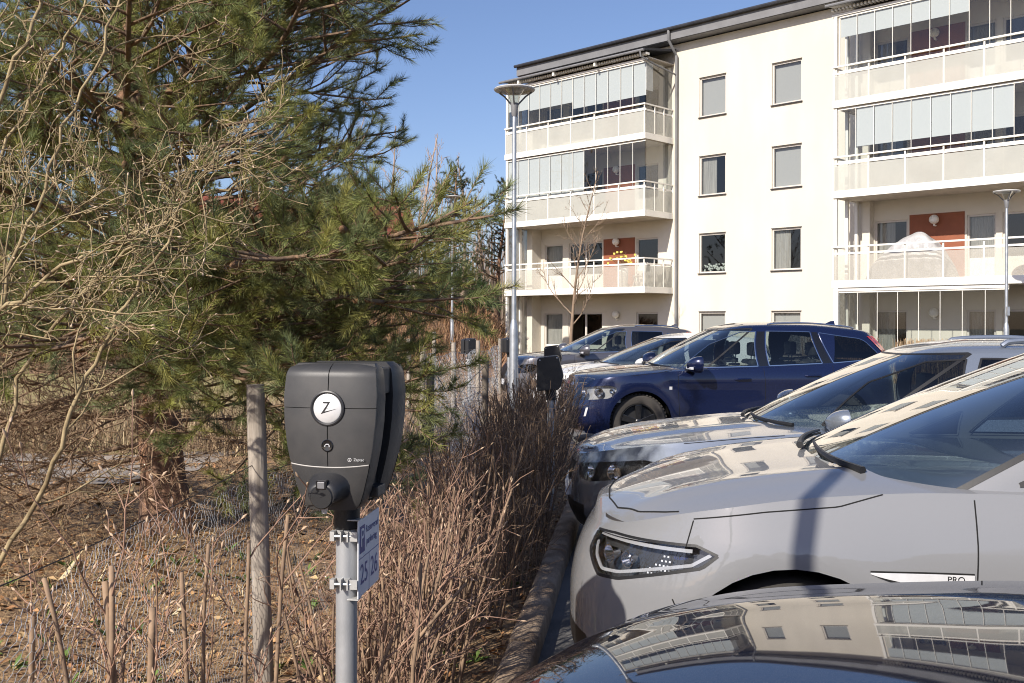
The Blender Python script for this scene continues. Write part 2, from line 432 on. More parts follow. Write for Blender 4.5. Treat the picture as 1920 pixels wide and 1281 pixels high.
blobcloth('furniture_cover', 8.2, 10.7, .25, 1.3, ZB[0] + .2, 1.42, 'crumpled pale plastic cover over furniture on the open balcony', mat('pale tarpaulin', (.42, .415, .41), .35, bump=.8, bscale=5, bdist=.08, var=.15, vscale=3))
def w2(x, y, z): return bld.matrix_basis @ Vector((x, y, z))
pl = thing('flower_pot', 'pot of yellow flowers on the balcony rail by the downpipe', 'plant', w2(-1.35, .45, ZB[0] + .2))
g = MB(); g.lathe([(.001, 0), (.16, 0), (.2, .75), (.17, .75), (.001, .72)], 14); g.build('pot', M_white, pl, smooth=True)
fb = []; cc = []; r_ = np.random.default_rng(4)
for i in range(90):
    q = r_.uniform(0, 6.28); e = r_.uniform(.3, 1.5); l = r_.uniform(.3, .75)
    fb.append((np.array([(0, 0, .72), (.5 * l * math.cos(q) * math.cos(e), .5 * l * math.sin(q) * math.cos(e), .72 + .5 * l * math.sin(e)), (l * math.cos(q) * math.cos(e), l * math.sin(q) * math.cos(e), .72 + l * .9 * math.sin(e))]), [.006, .006, .004]))
put('stems', mesh_np('stems', *tubes_np(fb, 4), mat('dry stems', (.22, .12, .06), .8)), pl)
g = MB()
for P, _ in fb[:26]:
    x, y, z = P[-1]; s = .035; g.box(x - s, x + s, y - s, y + s, z - s, z + s)
g.build('blooms', mat('yellow bloom', (.75, .6, .12), .7), pl)
for i, (x, y) in enumerate(((-.75, .7), (-.35, 1.15))):
    c = thing('balcony_chair', ('white folding chair near the flower pot on the balcony', 'white folding chair against the wall behind the flower pot')[i], 'chair', w2(x, y, ZB[0] + .2), R(-44.5 + 40 * i))
    for sx in (-.2, .2):
        MB().tube([(sx, -.2, 0), (sx, .2, .95)], .015, 6).build('leg', M_white, c); MB().tube([(sx, .22, 0), (sx, -.18, .45)], .015, 6).build('leg', M_white, c)
    MB().box(-.2, .2, -.2, .18, .43, .46).build('seat', M_white, c); MB().box(-.2, .2, .13, .16, .62, .9).build('backrest', M_white, c)
# ================================================================== ground, parking lot, kerb, path, lawn
def vnoise(x, y, seed=0):
    x = np.asarray(x, float); y = np.asarray(y, float)
    xi = np.floor(x).astype(np.int64); yi = np.floor(y).astype(np.int64); xf = x - xi; yf = y - yi
    def h(a, b):
        n = (a * 374761393 + b * 668265263 + seed * 974634777) & 0xffffffff
        n = ((n ^ (n >> 13)) * 1274126177) & 0xffffffff
        return ((n ^ (n >> 16)) & 0xffff) / 65535.0
    u = xf * xf * (3 - 2 * xf); v = yf * yf * (3 - 2 * yf)
    return (h(xi, yi) * (1 - u) + h(xi + 1, yi) * u) * (1 - v) + (h(xi, yi + 1) * (1 - u) + h(xi + 1, yi + 1) * u) * v
_ky = np.linspace(-14, 40, 270); _kx = np.interp(_ky, [-14, 9.5, 12, 15, 17.5, 19.5, 22, 40], [-2.445, .563, .72, .66, .30, -.35, -1.0, -1.3])
for _ in range(60): _kx[1:-1] = (_kx[:-2] + 2 * _kx[1:-1] + _kx[2:]) / 4
def kerb_x(y): return np.interp(np.asarray(y, float), _ky, _kx)          # left edge of the kerb
def bed_z(x, y):
    z = .05 + .05 * (vnoise(x * 1.3, y * 1.3, 1) - .5) + .035 * (vnoise(x * 5, y * 5, 2) - .5) + .015 * (vnoise(x * 17, y * 17, 3) - .5)
    return z
def sheet(name, xs, ys, zf, m, xf=None):
    X, Y = np.meshgrid(xs, ys)
    if xf is not None: X = xf(X, Y)
    V = np.stack([X, Y, zf(X, Y)], -1).reshape(-1, 3); n = len(xs); k = len(ys)
    i = np.arange(k - 1)[:, None] * n; j = np.arange(n - 1)[None, :]
    F = np.stack([i + j, i + j + 1, i + n + j + 1, i + n + j], -1).reshape(-1, 4)
    return structure(put(name, mesh_np(name, V, F, m, True)))
M_soil = mat('needle and leaf litter', (.36, .225, .115), .95, color2=(.13, .078, .042), vscale=14, bump=.9, bscale=55, bdist=.03, detail=10)
M_asph = mat('asphalt', (.13, .125, .12), .9, var=.22, vscale=2.2, bump=.35, bscale=320, bdist=.004)
M_path = mat('path asphalt', (.27, .235, .20), .92, var=.25, vscale=3, bump=.3, bscale=200, bdist=.004)
M_lawn = mat('spring lawn', (.34, .29, .11), .95, color2=(.24, .18, .075), vscale=1.6, bump=.6, bscale=30, bdist=.03)
M_earth = mat('far ground', (.16, .13, .08), .95, var=.2, vscale=.2)
sheet('ground', np.linspace(-400, 400, 9), np.linspace(-200, 700, 10), lambda x, y: 0 * x - .06, M_earth)
sheet('parking_lot', np.linspace(0, 1, 40), np.linspace(-12, 34, 60), lambda x, y: 0 * x, M_asph, lambda u, y: kerb_x(y) + .08 + u * (44 - kerb_x(y)))
sheet('planting_bed', np.linspace(0, 1, 170), np.linspace(-1.5, 13.0, 220), bed_z, M_soil, lambda u, y: kerb_x(y) + .06 - (1 - u) * 9.5)
sheet('planting_bed_edge', np.linspace(0, 1, 40), np.linspace(12.9, 36, 80), lambda x, y: bed_z(x, y) - .006, mat('dry bed soil', (.30, .20, .12), .95, color2=(.16, .10, .06), vscale=5, bump=.7, bscale=20, bdist=.03), lambda u, y: kerb_x(y) + .06 - (1 - u) * (4.0 + .02 * y))
sheet('path', np.linspace(0, 1, 30), np.linspace(0, 1, 24), lambda x, y: 0 * x + .064, M_path, lambda u, y: -20 + u * 16.6) 
pth = bpy.data.objects['path']; me = pth.data
co = np.zeros(len(me.vertices) * 3, np.float32); me.vertices.foreach_get('co', co); co = co.reshape(-1, 3)
uu = (co[:, 0] + 20) / 16.6; co[:, 1] = 9.6 + 2.5 * co[:, 1] + .12 * (co[:, 0] + 10) + .3 * np.sin(uu * 5)
me.vertices.foreach_set('co', co.ravel()); me.update()
def lawn_z(x, y):
    return .055 + .05 * (vnoise(x * .6, y * .6, 8) - .5)
def slope_z(x, y):
    m = np.clip((y - 31) / 12, 0, 1); m = m * m * (3 - 2 * m); b = np.clip((y - 31) / .8, 0, 1)
    return -.05 + .16 * b + 2.0 * m * np.clip((-x + .3) / 1.6, 0, 1) * (.8 + .4 * vnoise(x * .25, y * .25, 9))
sheet('lawn', np.linspace(-60, 0, 130), np.linspace(12.2, 70, 120), lawn_z, M_lawn, lambda x, y: x + np.minimum(0, -3.9 - .02 * y + kerb_x(y) + .3) * (x > -1e9))
sheet('slope', np.linspace(-45, .25, 120), np.linspace(31, 75, 90), slope_z, mat('brown slope earth', (.26, .155, .085), .95, color2=(.15, .09, .055), vscale=.9, bump=.7, bscale=6, bdist=.06))
# kerb of rounded concrete stones
kerb = structure(bpy.data.objects.new('kerb', None)); COL.objects.link(kerb)
prof = [(0, -.05), (0, .085), (.01, .11), (.035, .125), (.11, .123), (.14, .108), (.15, .085), (.15, -.05)]
kb = MB()
n = len(prof)
L_ = .985
kv = [(x, 0, z) for x, z in prof] + [(x, L_, z) for x, z in prof]
kb.add(kv, [tuple(range(n))[::-1], tuple(range(n, 2 * n))] + [(i, i + 1, i + n + 1, i + n) for i in range(n - 1)])
M_kerb = mat('weathered kerb stone', (.40, .30, .21), .9, color2=(.22, .15, .10), vscale=7, bump=.5, bscale=70, bdist=.01)
ko = kb.build('kerb_stone', M_kerb, kerb, smooth=True)
y = -6.0
for i in range(34):
    kdir = math.atan2(1, float(kerb_x(y + .9) - kerb_x(y)) / .9); y0_ = y; y = y + math.sin(kdir)
    o = ko if i == 0 else ko.copy()
    if i: COL.objects.link(o); o.parent = kerb
    o.location = (float(kerb_x(y0_)), y0_, .006 * math.sin(i * 3.1)); o.rotation_euler = (.004 * math.sin(i * 5), .01 * math.sin(i * 2.3), kdir - math.pi / 2 + .006 * math.sin(i * 1.7))

# scattered dry leaves, needles and twigs on the bed
def litter(n, x0, x1, y0, y1, size, seed, tints, curl=.5, near=True):
    r = np.random.default_rng(seed)
    u = r.random(n); y = y0 + (y1 - y0) * r.random(n) ** (1.6 if near else 1)
    x = x0 + (x1 - x0) * u
    keep = x < kerb_x(y) - .01; x, y = x[keep], y[keep]; n = len(x)
    z = bed_z(x, y) + .006 + r.random(n) * .012
    s = size * r.uniform(.5, 1.3, n); q = r.uniform(0, 6.28, n)
    ax = np.stack([np.cos(q), np.sin(q), r.normal(0, .3, n)], -1); bx = np.stack([-np.sin(q), np.cos(q), r.normal(0, .3, n)], -1)
    c = np.stack([x, y, z], -1); up = np.array([0, 0, 1.])
    hz = (s * curl * r.uniform(0, 1, n))[:, None] * up
    V = np.stack([c - ax * s[:, None], c - bx * s[:, None] * .45 + hz, c + ax * s[:, None], c + bx * s[:, None] * .45 + hz], 1)
    F = np.arange(n)[:, None] * 4 + np.array([[0, 1, 2]]), np.arange(n)[:, None] * 4 + np.array([[0, 2, 3]])
    t = np.array(tints)[r.integers(0, len(tints), n)] * r.uniform(.6, 1.25, (n, 1))
    return V.reshape(-1, 3), np.concatenate(F), np.repeat(t, 4, 0)
M_leaf = mat('dry leaf', attr='tint', rough=.8)
LT = [(.44, .25, .11), (.33, .165, .07), (.50, .34, .17), (.20, .10, .045), (.42, .21, .09)]
V, F, C = litter(17000, -5.6, 1.2, 1.4, 11.5, .028, 3, LT)
stuff(tag(put('leaf_litter', mesh_np('leaf_litter', V, F, M_leaf, colors=C)), 'brown dry leaves lying on the planting bed', 'leaves'))
r = np.random.default_rng(12)
n = 32000; x = r.uniform(-5.6, 1.3, n); y = 1.4 + 10.5 * r.random(n) ** 1.5; k_ = x < kerb_x(y) - .02; x, y = x[k_], y[k_]; n = len(x)
q = r.uniform(0, 6.28, n); l = r.uniform(.03, .085, n); z = bed_z(x, y) + r.uniform(.003, .03, n)
a = np.stack([np.cos(q) * l, np.sin(q) * l, r.normal(0, .012, n)], -1); w = np.stack([-np.sin(q), np.cos(q), 0 * q], -1) * .0016
c = np.stack([x, y, z], -1)
V = np.stack([c - a / 2 - w, c - a / 2 + w, c + a / 2 + w * .6, c + a / 2 - w * .6], 1).reshape(-1, 3)
C = np.repeat(np.array([(.52, .35, .17), (.40, .24, .11), (.58, .42, .23)])[r.integers(0, 3, n)] * r.uniform(.6, 1.2, (n, 1)), 4, 0)
stuff(tag(put('needle_litter', mesh_np('needle_litter', V, np.arange(4 * n).reshape(-1, 4), M_leaf, colors=C)), 'fallen brown pine needles strewn over the planting bed', 'needles'))
# small green weeds
V = []; C = []
for i in range(150):
    px, py = r.uniform(-3.2, .3), r.uniform(1.8, 7)
    if px > kerb_x(py) - .1: continue
    for j in range(7):
        q = r.uniform(0, 6.28); l = r.uniform(.03, .09); h = r.uniform(.01, .07)
        c0 = np.array([px, py, float(bed_z(px, py)) + .004]); tip = c0 + (math.cos(q) * l, math.sin(q) * l, h); sd = np.array([-math.sin(q), math.cos(q), 0]) * l * .14
        mid = (c0 + tip) / 2 + (0, 0, .012)
        V += [c0, mid + sd, tip, mid - sd]; C += [np.array((.10, .16, .03)) * r.uniform(.6, 1.3)] * 4
stuff(tag(put('weeds', mesh_np('weeds', np.array(V), np.arange(len(V)).reshape(-1, 4), M_leaf, colors=np.array(C))), 'small green weeds sprouting through the dry leaves', 'weeds'))

# ================================================================== lamp posts
M_galv = M_steel
def lamp_post(loc, h, label, s=1.0):
    t = thing('lamp_post', label, 'street lamp', loc, 0, 'park lamps with flat round heads')
    MB().lathe([(.068 * s, -.1), (.068 * s, 1.55), (.062 * s, 1.62), (.04 * s, 1.72)], 18).build('base_tube', M_galv, t, smooth=True)
    MB().lathe([(.040 * s, 1.6), (.032 * s, h - .42)], 16).build('pole', M_galv, t, smooth=True)
    MB().lathe([(.038, h - .46), (.048, h - .42), (.062, h - .27), (.058, h - .25), (.001, h - .24)], 16).build('collar', M_fasc, t, smooth=True)
    hd = MB().lathe([(.001, h - .012), (.2, h - .008), (.31, h - .025), (.325, h - .042), (.31, h - .06), (.25, h - .055), (.23, h - .035), (.001, h - .028)], 36).build('lamp_head', mat('pale grey lamp head', (.50, .49, .47), .45), t, smooth=True)
    MB().lathe([(.055, h - .26), (.10, h - .12), (.15, h - .045)], 20).build('diffuser', thin_glass('lamp diffuser', (.85, .87, .85), .12, 2.5), t, smooth=True)
    for q in (.4, 2.5, 4.6):
        MB().tube([(.05 * math.cos(q), .05 * math.sin(q), h - .28), (.19 * math.cos(q), .19 * math.sin(q), h - .13), (.29 * math.cos(q), .29 * math.sin(q), h - .06)], .014, 6).build('arm', M_fasc, t, smooth=True)
    MB().box(-.004, .004, -.077 * s, -.073 * s, .55, .95).build('hatch_seam', M_fasc, t)
    return t
lamp_post((.03, 15.8, 0), 5.35, 'tall steel lamp post rising from the hedge before the balconies')
lamp_post((-2.1, 35.5, 0.3), 5.85, 'steel lamp post behind the pine branches near the brown slope')
l3 = lamp_post((12.4, 25.4, 0), 5.05, 'steel lamp post in front of the open right-hand balcony')
MB().box(-.03, .03, -.12, -.05, 1.9, 2.12).build('sensor_box', M_galv, l3)
lamp_post((-.84, .86, 0), 5.3, 'lamp post whose shadow falls across the pale grey crossover fender')

# ================================================================== wire fence on wooden posts
M_post = mat('weathered wood', (.40, .35, .29), .85, color2=(.22, .185, .15), vscale=9, stretch=(3, 3, .25), bump=.5, bscale=30, bdist=.006)
M_postd = mat('dark damp wood', (.10, .08, .06), .9, color2=(.22, .18, .14), vscale=6, stretch=(3, 3, .4), bump=.5, bscale=30, bdist=.006)
fence = thing('wire_fence', 'chicken wire fence on round weathered wooden posts beside the hedge', 'fence', (0, 0, 0))
FP = [(-1.50, .6, 1.2, 0), (-1.115, 4.4, 1.385, 0), (-.72, 9.0, 1.29, 1), (-.285, 11.0, 1.25, 1), (-1.25, 14.2, 1.36, 0), (-.95, 16.5, 1.35, 0), (-.62, 18.5, 1.35, 0), (-.25, 21.0, 1.35, 0), (-2.2, 13.6, 1.3, 0), (-1.75, 17.2, 1.4, 0), (-1.5, 19.5, 1.5, 0)]
for i, (x, y, h, d) in enumerate(FP):
    rr = .039 if not d else .036
    k = 14; prof_h = np.linspace(-.05, h, 9); r_ = random.Random(i)
    P = [(x - .045 * (1 - zz / h) * (-1 if i == 1 else .5) * (i < 4), y, zz) for zz in prof_h]
    g = MB(); g.tube(P, [rr * (1 + .05 * r_.uniform(-1, 1)) * (1.06 - .06 * j / 8) for j in range(9)], 14)
    g.build('fence_post', M_postd if d else M_post, fence, smooth=True)
def hexwire(A, B, z0, z1, cell, rad, seed, lean=.0):
    """hexagonal netting between two posts"""
    A = np.array(A, float); B = np.array(B, float); Ln = np.linalg.norm(B - A); d = (B - A) / Ln; nrm = np.array([-d[1], d[0]])
    a = cell / math.sqrt(3); nx = int(Ln / cell); nz = int((z1 - z0) / (1.5 * a)); r = np.random.default_rng(seed)
    segs = []
    i, j = np.meshgrid(np.arange(nx), np.arange(nz)); i = i.ravel(); j = j.ravel()
    cx = (i + .5 * (j % 2)) * cell; cz = z0 + j * 1.5 * a
    p = lambda ox, oz: np.stack([cx + ox, cz + oz], -1)
    E = [(p(0, a), p(cell / 2, a / 2)), (p(cell / 2, a / 2), p(cell / 2, -a / 2)), (p(0, a), p(-cell / 2, a / 2))]
    P0 = np.concatenate([e[0] for e in E]); P1 = np.concatenate([e[1] for e in E])
    def w(P):
        t, z = P[:, 0], P[:, 1]
        sag = .05 * np.sin(t / Ln * 3.14) * (z - z0) / (z1 - z0)
        off = .05 * np.sin(t * 2.1 + seed) * (z - z0) + .02 * np.sin(t * 5.3 + z * 7) + .008 * np.sin(t * 23 + z * 31) + lean * (z - z0)
        zz = z - sag - .03 * np.sin(t * 3.3 + seed * 2) + .004 * np.sin(t * 41) 
        tt = t + .006 * np.sin(z * 37 + t * 11)
        xy = A[None] + d[None] * tt[:, None] + nrm[None] * off[:, None]
        return np.concatenate([xy, zz[:, None]], 1)
    Q0, Q1 = w(P0), w(P1)
    T = Q1 - Q0; T /= np.linalg.norm(T, axis=1)[:, None] + 1e-9
    A1 = np.cross(T, np.array([.3, .9, .2])); A1 /= np.linalg.norm(A1, axis=1)[:, None]; B1 = np.cross(T, A1)
    ring = [A1 * math.cos(q) + B1 * math.sin(q) for q in (0, 2.094, 4.189)]
    V = np.stack([Q0 + k * rad for k in ring] + [Q1 + k * rad for k in ring], 1)
    b = np.arange(len(V))[:, None] * 6
    F = np.concatenate([b + np.array([[0, 1, 4, 3]]), b + np.array([[1, 2, 5, 4]]), b + np.array([[2, 0, 3, 5]])])
    return V.reshape(-1, 3), F
M_wire = mat('galvanised wire', (.52, .53, .54), .4, .5)
for sg, (A, B, z1, cell, rad) in enumerate((((-1.50, .6), (-1.115, 4.4), 1.03, .038, .0010), ((-1.115, 4.4), (-.72, 9.0), .98, .040, .0007), ((-.72, 9.0), (-.285, 11.0), .95, .05, .0016),
                               ((-.285, 11.0), (-1.25, 14.2), .95, .06, .002), ((-1.25, 14.2), (-.25, 21.0), 1.25, .07, .003))):
    V, F = hexwire(A, B, .08, z1, cell, rad, sg + 1)
    stuff(put('wire_mesh', mesh_np('wire_mesh', V, F, M_wire), fence))
    P = [(A[0] + (B[0] - A[0]) * t, A[1] + (B[1] - A[1]) * t, z1 + .01 - .06 * math.sin(t * 3.14)) for t in np.linspace(0, 1, 14)]
    MB().tube(P, .0022, 5).build('top_wire', M_sillm, fence)
MB().tube([(-.72, 9.0, 1.27), (-.62, 9.4, 1.05), (-.5, 10, .98), (-.4, 10.5, 1.1), (-.285, 11.0, 1.2)], .004, 5).build('loose_wire', M_sillm, fence)

# ================================================================== chargers
M_chg = mat('charger matt black', (.036, .036, .037), .48, bump=.22, bscale=700, bdist=.0008, color2=(.050, .048, .047), vscale=14)
M_chgs = mat('charger side black', (.022, .022, .024), .42, bump=.15, bscale=700, bdist=.0006)
M_silver = mat('brushed badge silver', (.72, .72, .72), .35, .3, var=.03, vscale=40)
M_dirty = mat('pale line', (.45, .43, .40), .6)
ZC0, ZC1 = 1.162, 1.545
_hz = np.array([0, .04, .12, .25, .42, .6, .78, .92, .975, 1.0]); _hw = np.array([.066, .079, .090, .104, .118, .1265, .1295, .1255, .120, .108])
def chw(z): return np.interp((z - ZC0) / (ZC1 - ZC0), _hz, _hw)
def chy(sx, z):          # convex front
    t = (z - ZC0) / (ZC1 - ZC0)
    return -.150 + .016 * np.abs(sx) ** 3 + .016 * (2 * t - 1.1) ** 2 + .03 * np.clip((t - .93) / .07, 0, 1) ** 2
def panel(z0, z1, s0, s1, off=0.0, th=.008, nz=14, ns=16, curve=0.0):
    sx, zz = np.meshgrid(np.linspace(s0, s1, ns), np.linspace(0, 1, nz))
    Z0 = z0 - curve * (1 - sx ** 2); Z1 = z1 - (curve if z1 < 1.30 else 0) * (1 - sx ** 2)
    Z = Z0 + (Z1 - Z0) * zz
    if z1 >= ZC1 - 1e-6: Z = Z - (zz ** 6) * .010 * np.abs(sx) ** 4
    X = sx * chw(Z); Y = chy(sx, Z) - off
    V = np.stack([X, Y, Z], -1).reshape(-1, 3); Vb = V + (0, th, 0)
    i = np.arange(nz - 1)[:, None] * ns; j = np.arange(ns - 1)[None, :]
    F = [tuple(map(int, f)) for f in np.stack([i + j, i + j + 1, i + ns + j + 1, i + ns + j], -1).reshape(-1, 4)]
    m = nz * ns; b = MB(); b.add(np.concatenate([V, Vb]), F)
    rim = [k for k in range(ns)] + [ns * k + ns - 1 for k in range(1, nz)] + [ns * (nz - 1) + k for k in range(ns - 2, -1, -1)] + [ns * k for k in range(nz - 2, 0, -1)]
    b.f += [(rim[k], rim[(k + 1) % len(rim)], rim[(k + 1) % len(rim)] + m, rim[k] + m) for k in range(len(rim))]
    return b
def charger_unit(parent, back):
    """one wall box; built facing -y, turned round for the unit behind"""
    root = parent
    def fin(o):
        if back: o.rotation_euler = (0, 0, math.pi)
        return o
    zc, zl = ZC0 + .70 * (ZC1 - ZC0), ZC0 + .315 * (ZC1 - ZC0)
    ring = []
    # shell
    zs = np.linspace(ZC0, ZC1, 26); b = MB(); n = len(zs)
    out = [(-chw(z), z) for z in zs] + [(chw(z), z) for z in zs[::-1]]
    k = len(out)
    def lay(sc, y, fy): return [(x * sc, (chy(np.sign(x) * .98, z) + y) if fy else y, z) for x, z in out]
    V = lay(.985, .007, True) + lay(1.0, .018, True) + lay(1.0, -.062, False) + lay(.93, -.034, False)
    F = [tuple(range(k))] + [(r_ * k + i, r_ * k + (i + 1) % k, (r_ + 1) * k + (i + 1) % k, (r_ + 1) * k + i) for r_ in range(3) for i in range(k)] + [tuple(range(4 * k - 1, 3 * k - 1, -1))]
    b.add(V, F); sh = fin(b.build('housing', M_chgs, root, smooth=True, auto=30))
    gp = .010
    for (a, c, s0, s1) in ((zc + .0009, ZC1, -.985, -gp), (zc + .0009, ZC1, gp, .985), (zl + .0018, zc - .0009, -.985, -gp), (zl + .0018, zc - .0009, gp, .985)):
        fin(panel(a, c, s0, s1, curve=.007 if a < zc - .01 else 0).build('front_panel', M_chg, root, smooth=True, auto=50))
    fin(panel(ZC0, zl - .0012, -.985, .985, curve=.007).build('lower_panel', M_chg, root, smooth=True, auto=50)) if False else None
    lp = panel(ZC0, zl - .0012, -.985, .985); 
    # lower panel follows the curved dividing line
    sx, zz = np.meshgrid(np.linspace(-.985, .985, 24), np.linspace(0, 1, 12))
    Zt = zl - .0012 - .007 * (1 - sx ** 2); Z = ZC0 + (Zt - ZC0) * zz; X = sx * chw(Z); Y = chy(sx, Z)
    V = np.stack([X, Y, Z], -1).reshape(-1, 3); i = np.arange(11)[:, None] * 24; j = np.arange(23)[None, :]
    F = [tuple(map(int, f)) for f in np.stack([i + j, i + j + 1, i + 24 + j + 1, i + 24 + j], -1).reshape(-1, 4)]
    b = MB(); b.add(V, F); fin(b.build('lower_panel', M_chg, root, smooth=True))
    sx = np.linspace(-.97, .97, 24); Zt = zl + .0002 - .007 * (1 - sx ** 2)
    fin(MB().tube([(float(s * chw(z)), float(chy(s, z)) + .001, float(z)) for s, z in zip(sx, Zt)], .0017, 6).build('light_strip', M_dirty, root, smooth=True))
    if back: return
    yf = float(chy(0, zc))
    MB().lathe([(.046, .006), (.046, -.004), (.0425, -.0055), (.0385, -.003), (.0385, .003)], 40, 'y', (0, yf, zc)).build('badge_ring', M_chgs, root, smooth=True)
    MB().lathe([(.001, -.0035), (.036, -.0035), (.0384, -.0015), (.0384, .002)], 40, 'y', (0, yf, zc)).build('badge', M_silver, root, smooth=True)
    Zp = [(-.013, .0165), (.0098, .0165), (-.0035, -.0075), (.0265, .0005), (.0265, .0012), (.010, -.0035), (-.0185, -.0155), (.0035, .0128), (-.0105, .0128)]
    Zp = [(-.0125, .0170), (.0085, .0170), (-.0075, -.0085), (.0275, -.0005), (-.0175, -.0150), (.0015, .0128), (-.0105, .0128)]
    g = MB(); n = len(Zp); V = [(x, yf - .0042, zc + z) for x, z in Zp]; g.add(V, [tuple(range(n))]); g.build('badge_mark', M_black, root, fix=False)
    zb = ZC0 + .447 * (ZC1 - ZC0); yb = float(chy(0, zb))
    MB().lathe([(.016, .004), (.016, -.002), (.0145, -.003), (.0135, -.001), (.001, .0005)], 28, 'y', (0, yb, zb)).build('button', mat('glossy black', (.008, .008, .009), .12, coat=.6), root, smooth=True)
    g = MB()
    for a0 in (0,):
        pts = [(.0068 * math.cos(q), yb - .0022, zb - .0032 + .0068 * math.sin(q)) for q in np.linspace(.35, math.pi - .35, 9)]
        g.tube(pts, .0012, 5)
    g.tube([(-.0062, yb - .0022, zb - .001), (-.0062, yb - .0022, zb - .0035)], .0016, 5); g.tube([(.0062, yb - .0022, zb - .001), (.0062, yb - .0022, zb - .0035)], .0016, 5)
    g.build('button_mark', M_silver, root)
    zt = ZC0 + .352 * (ZC1 - ZC0)
    m = text_mesh('Zaptec', .0098); m.materials.append(M_silver)
    o = put('lettering', m, root, (.0835, float(chy(.7, zt)) - .0012, zt), (R(90), 0, R(6)))
    MB().lathe([(.0040, 0), (.0052, 0)], 20, 'y', (.0595, float(chy(.5, zt)) - .0012, zt)).build('logo_ring', M_silver, root, fix=False)
    MB().add([(.0578, float(chy(.5, zt)) - .0013, zt - .0016), (.0612, float(chy(.5, zt)) - .0013, zt - .0016), (.0595, float(chy(.5, zt)) - .0013, zt + .0022)], [(0, 1, 2)]).build('logo_mark', M_silver, root, fix=False)
    # socket: a hooded boss with a flap
    zk = ZC0 + .165 * (ZC1 - ZC0); y0 = float(chy(0, zk)); n = 28; rows = []
    for sc, dy, dz, fl in ((1.12, .004, .004, 1.0), (1.0, -.004, .003, 1.0), (.90, -.022, -.002, .95), (.78, -.040, -.008, .9), (.66, -.050, -.012, .85), (.60, -.050, -.014, .8)):
        ring = []
        for j in range(n):
            q = 2 * math.pi * j / n; cx, cz = math.cos(q), math.sin(q)
            rx = .052; rz = .034 if cz > 0 else .040
            e = 3.0
            x = rx * sc * math.copysign(abs(cx) ** (2 / e), cx) * (1.0 - .18 * max(0, cz)); z = rz * sc * math.copysign(abs(cz) ** (2 / e), cz)
            ring.append((x, y0 + dy, zk + z + dz))
        rows.append(ring)
    b = MB(); V = sum(rows, []); F = [(r_ * n + i, r_ * n + (i + 1) % n, (r_ + 1) * n + (i + 1) % n, (r_ + 1) * n + i) for r_ in range(len(rows) - 1) for i in range(n)] + [tuple((len(rows) - 1) * n + i for i in range(n))]
    b.add(V, F); sk = b.build('socket', M_chgs, root, smooth=True, auto=60)
    MB().box(-.0145, .0145, y0 - .054, y0 - .036, zk + .000, zk + .024).build('latch', mat('glossy black', (.008, .008, .009), .12), sk, bevel=.002)
    MB().box(-.0095, .0095, y0 - .0555, y0 - .053, zk + .003, zk + .020).build('latch_window', mat('latch grey', (.20, .20, .21), .3, .3), sk, bevel=.001)
    MB().lathe([(.001, -.0535), (.028, -.0535), (.031, -.050), (.031, -.04)], 24, 'y', (0, y0, zk - .020)).build('socket_flap', M_black, sk, smooth=True)
    MB().add([(-.010, y0 - .03, zk - .046), (.012, y0 - .03, zk - .046), (.006, y0 - .028, zk - .066), (-.007, y0 - .028, zk - .066)], [(0, 1, 2, 3)]).build('flap_tab', M_dirty, sk, fix=False)
ch = thing('charging_station', 'black twin wall-box charger with silver badge on a grey steel pole', 'charger', (-.452, 2.78, .05), R(-10.5))
ch.location.z = 0
charger_unit(ch, False); charger_unit(ch, True)
MB().box(-.075, .075, -.03, .03, ZC0 + .015, ZC1 - .03).build('core_bracket', M_black, ch)
MB().box(-.112, .112, -.034, .034, ZC1 - .085, ZC1 - .012).build('top_bracket', M_chg, ch, bevel=.006)
MB().box(.05, .10, -.034, .034, ZC0 + .02, ZC0 + .05).build('foot_bracket', M_chgs, ch, bevel=.004)
MB().lathe([(.034, 1.09), (.036, 1.10), (.036, 1.165), (.03, 1.17)], 28).build('pole_cap', M_black, ch, smooth=True)
MB().lathe([(.0295, -.05), (.0295, 1.10)], 28).build('pole', mat('grey pole', (.40, .41, .42), .45, .45, var=.08, vscale=8, bump=.06, bscale=50), ch, smooth=True)

# parking sign clamped to the pole
sg = thing('parking_sign', 'white reserved parking sign clamped to the charger pole, numbered 25 and 26', 'sign', (-.452, 2.78, 0), R(-7.3))
M_sign = mat('sign white', (.72, .73, .76), .35, var=.03, vscale=8); M_blue = mat('sign blue', (.02, .045, .22), .4); M_alu = mat('clamp aluminium', (.46, .455, .44), .45, .35, var=.06, vscale=20)
SX = .040; S0, S1, SZ0, SZ1 = -.035, .180, .905, 1.115
MB().box(SX, SX + .003, S0, S1, SZ0, SZ1).build('sign_plate', M_sign, sg, bevel=.0008)
def on_sign(body, size, y, z, m=M_blue, nm='lettering'):
    me = text_mesh(body, size, .0002); me.materials.append(m)
    return put(nm, me, sg, (SX + .0036, y, z), (R(90), 0, R(90)))
MB().box(SX + .0032, SX + .0037, S0 + .012, S0 + .062, SZ0 + .118, SZ1 - .018).build('parking_symbol', M_blue, sg)
o = on_sign('P', .072, S0 + .037, SZ0 + .157, M_sign); o.location.x = SX + .0042
on_sign('Reserverad', .0285, S0 + .139, SZ0 + .174); on_sign('parkering', .0285, S0 + .133, SZ0 + .140)
MB().box(SX + .0032, SX + .0036, S0 + .004, S1 - .004, SZ0 + .1035, SZ0 + .1055).build('dividing_line', M_blue, sg)
MB().box(SX + .0032, SX + .0036, S0 + .1065, S0 + .1085, SZ0 + .004, SZ0 + .1033).build('dividing_line', M_blue, sg)
on_sign('25', .078, S0 + .056, SZ0 + .056); on_sign('26', .078, S0 + .160, SZ0 + .056)
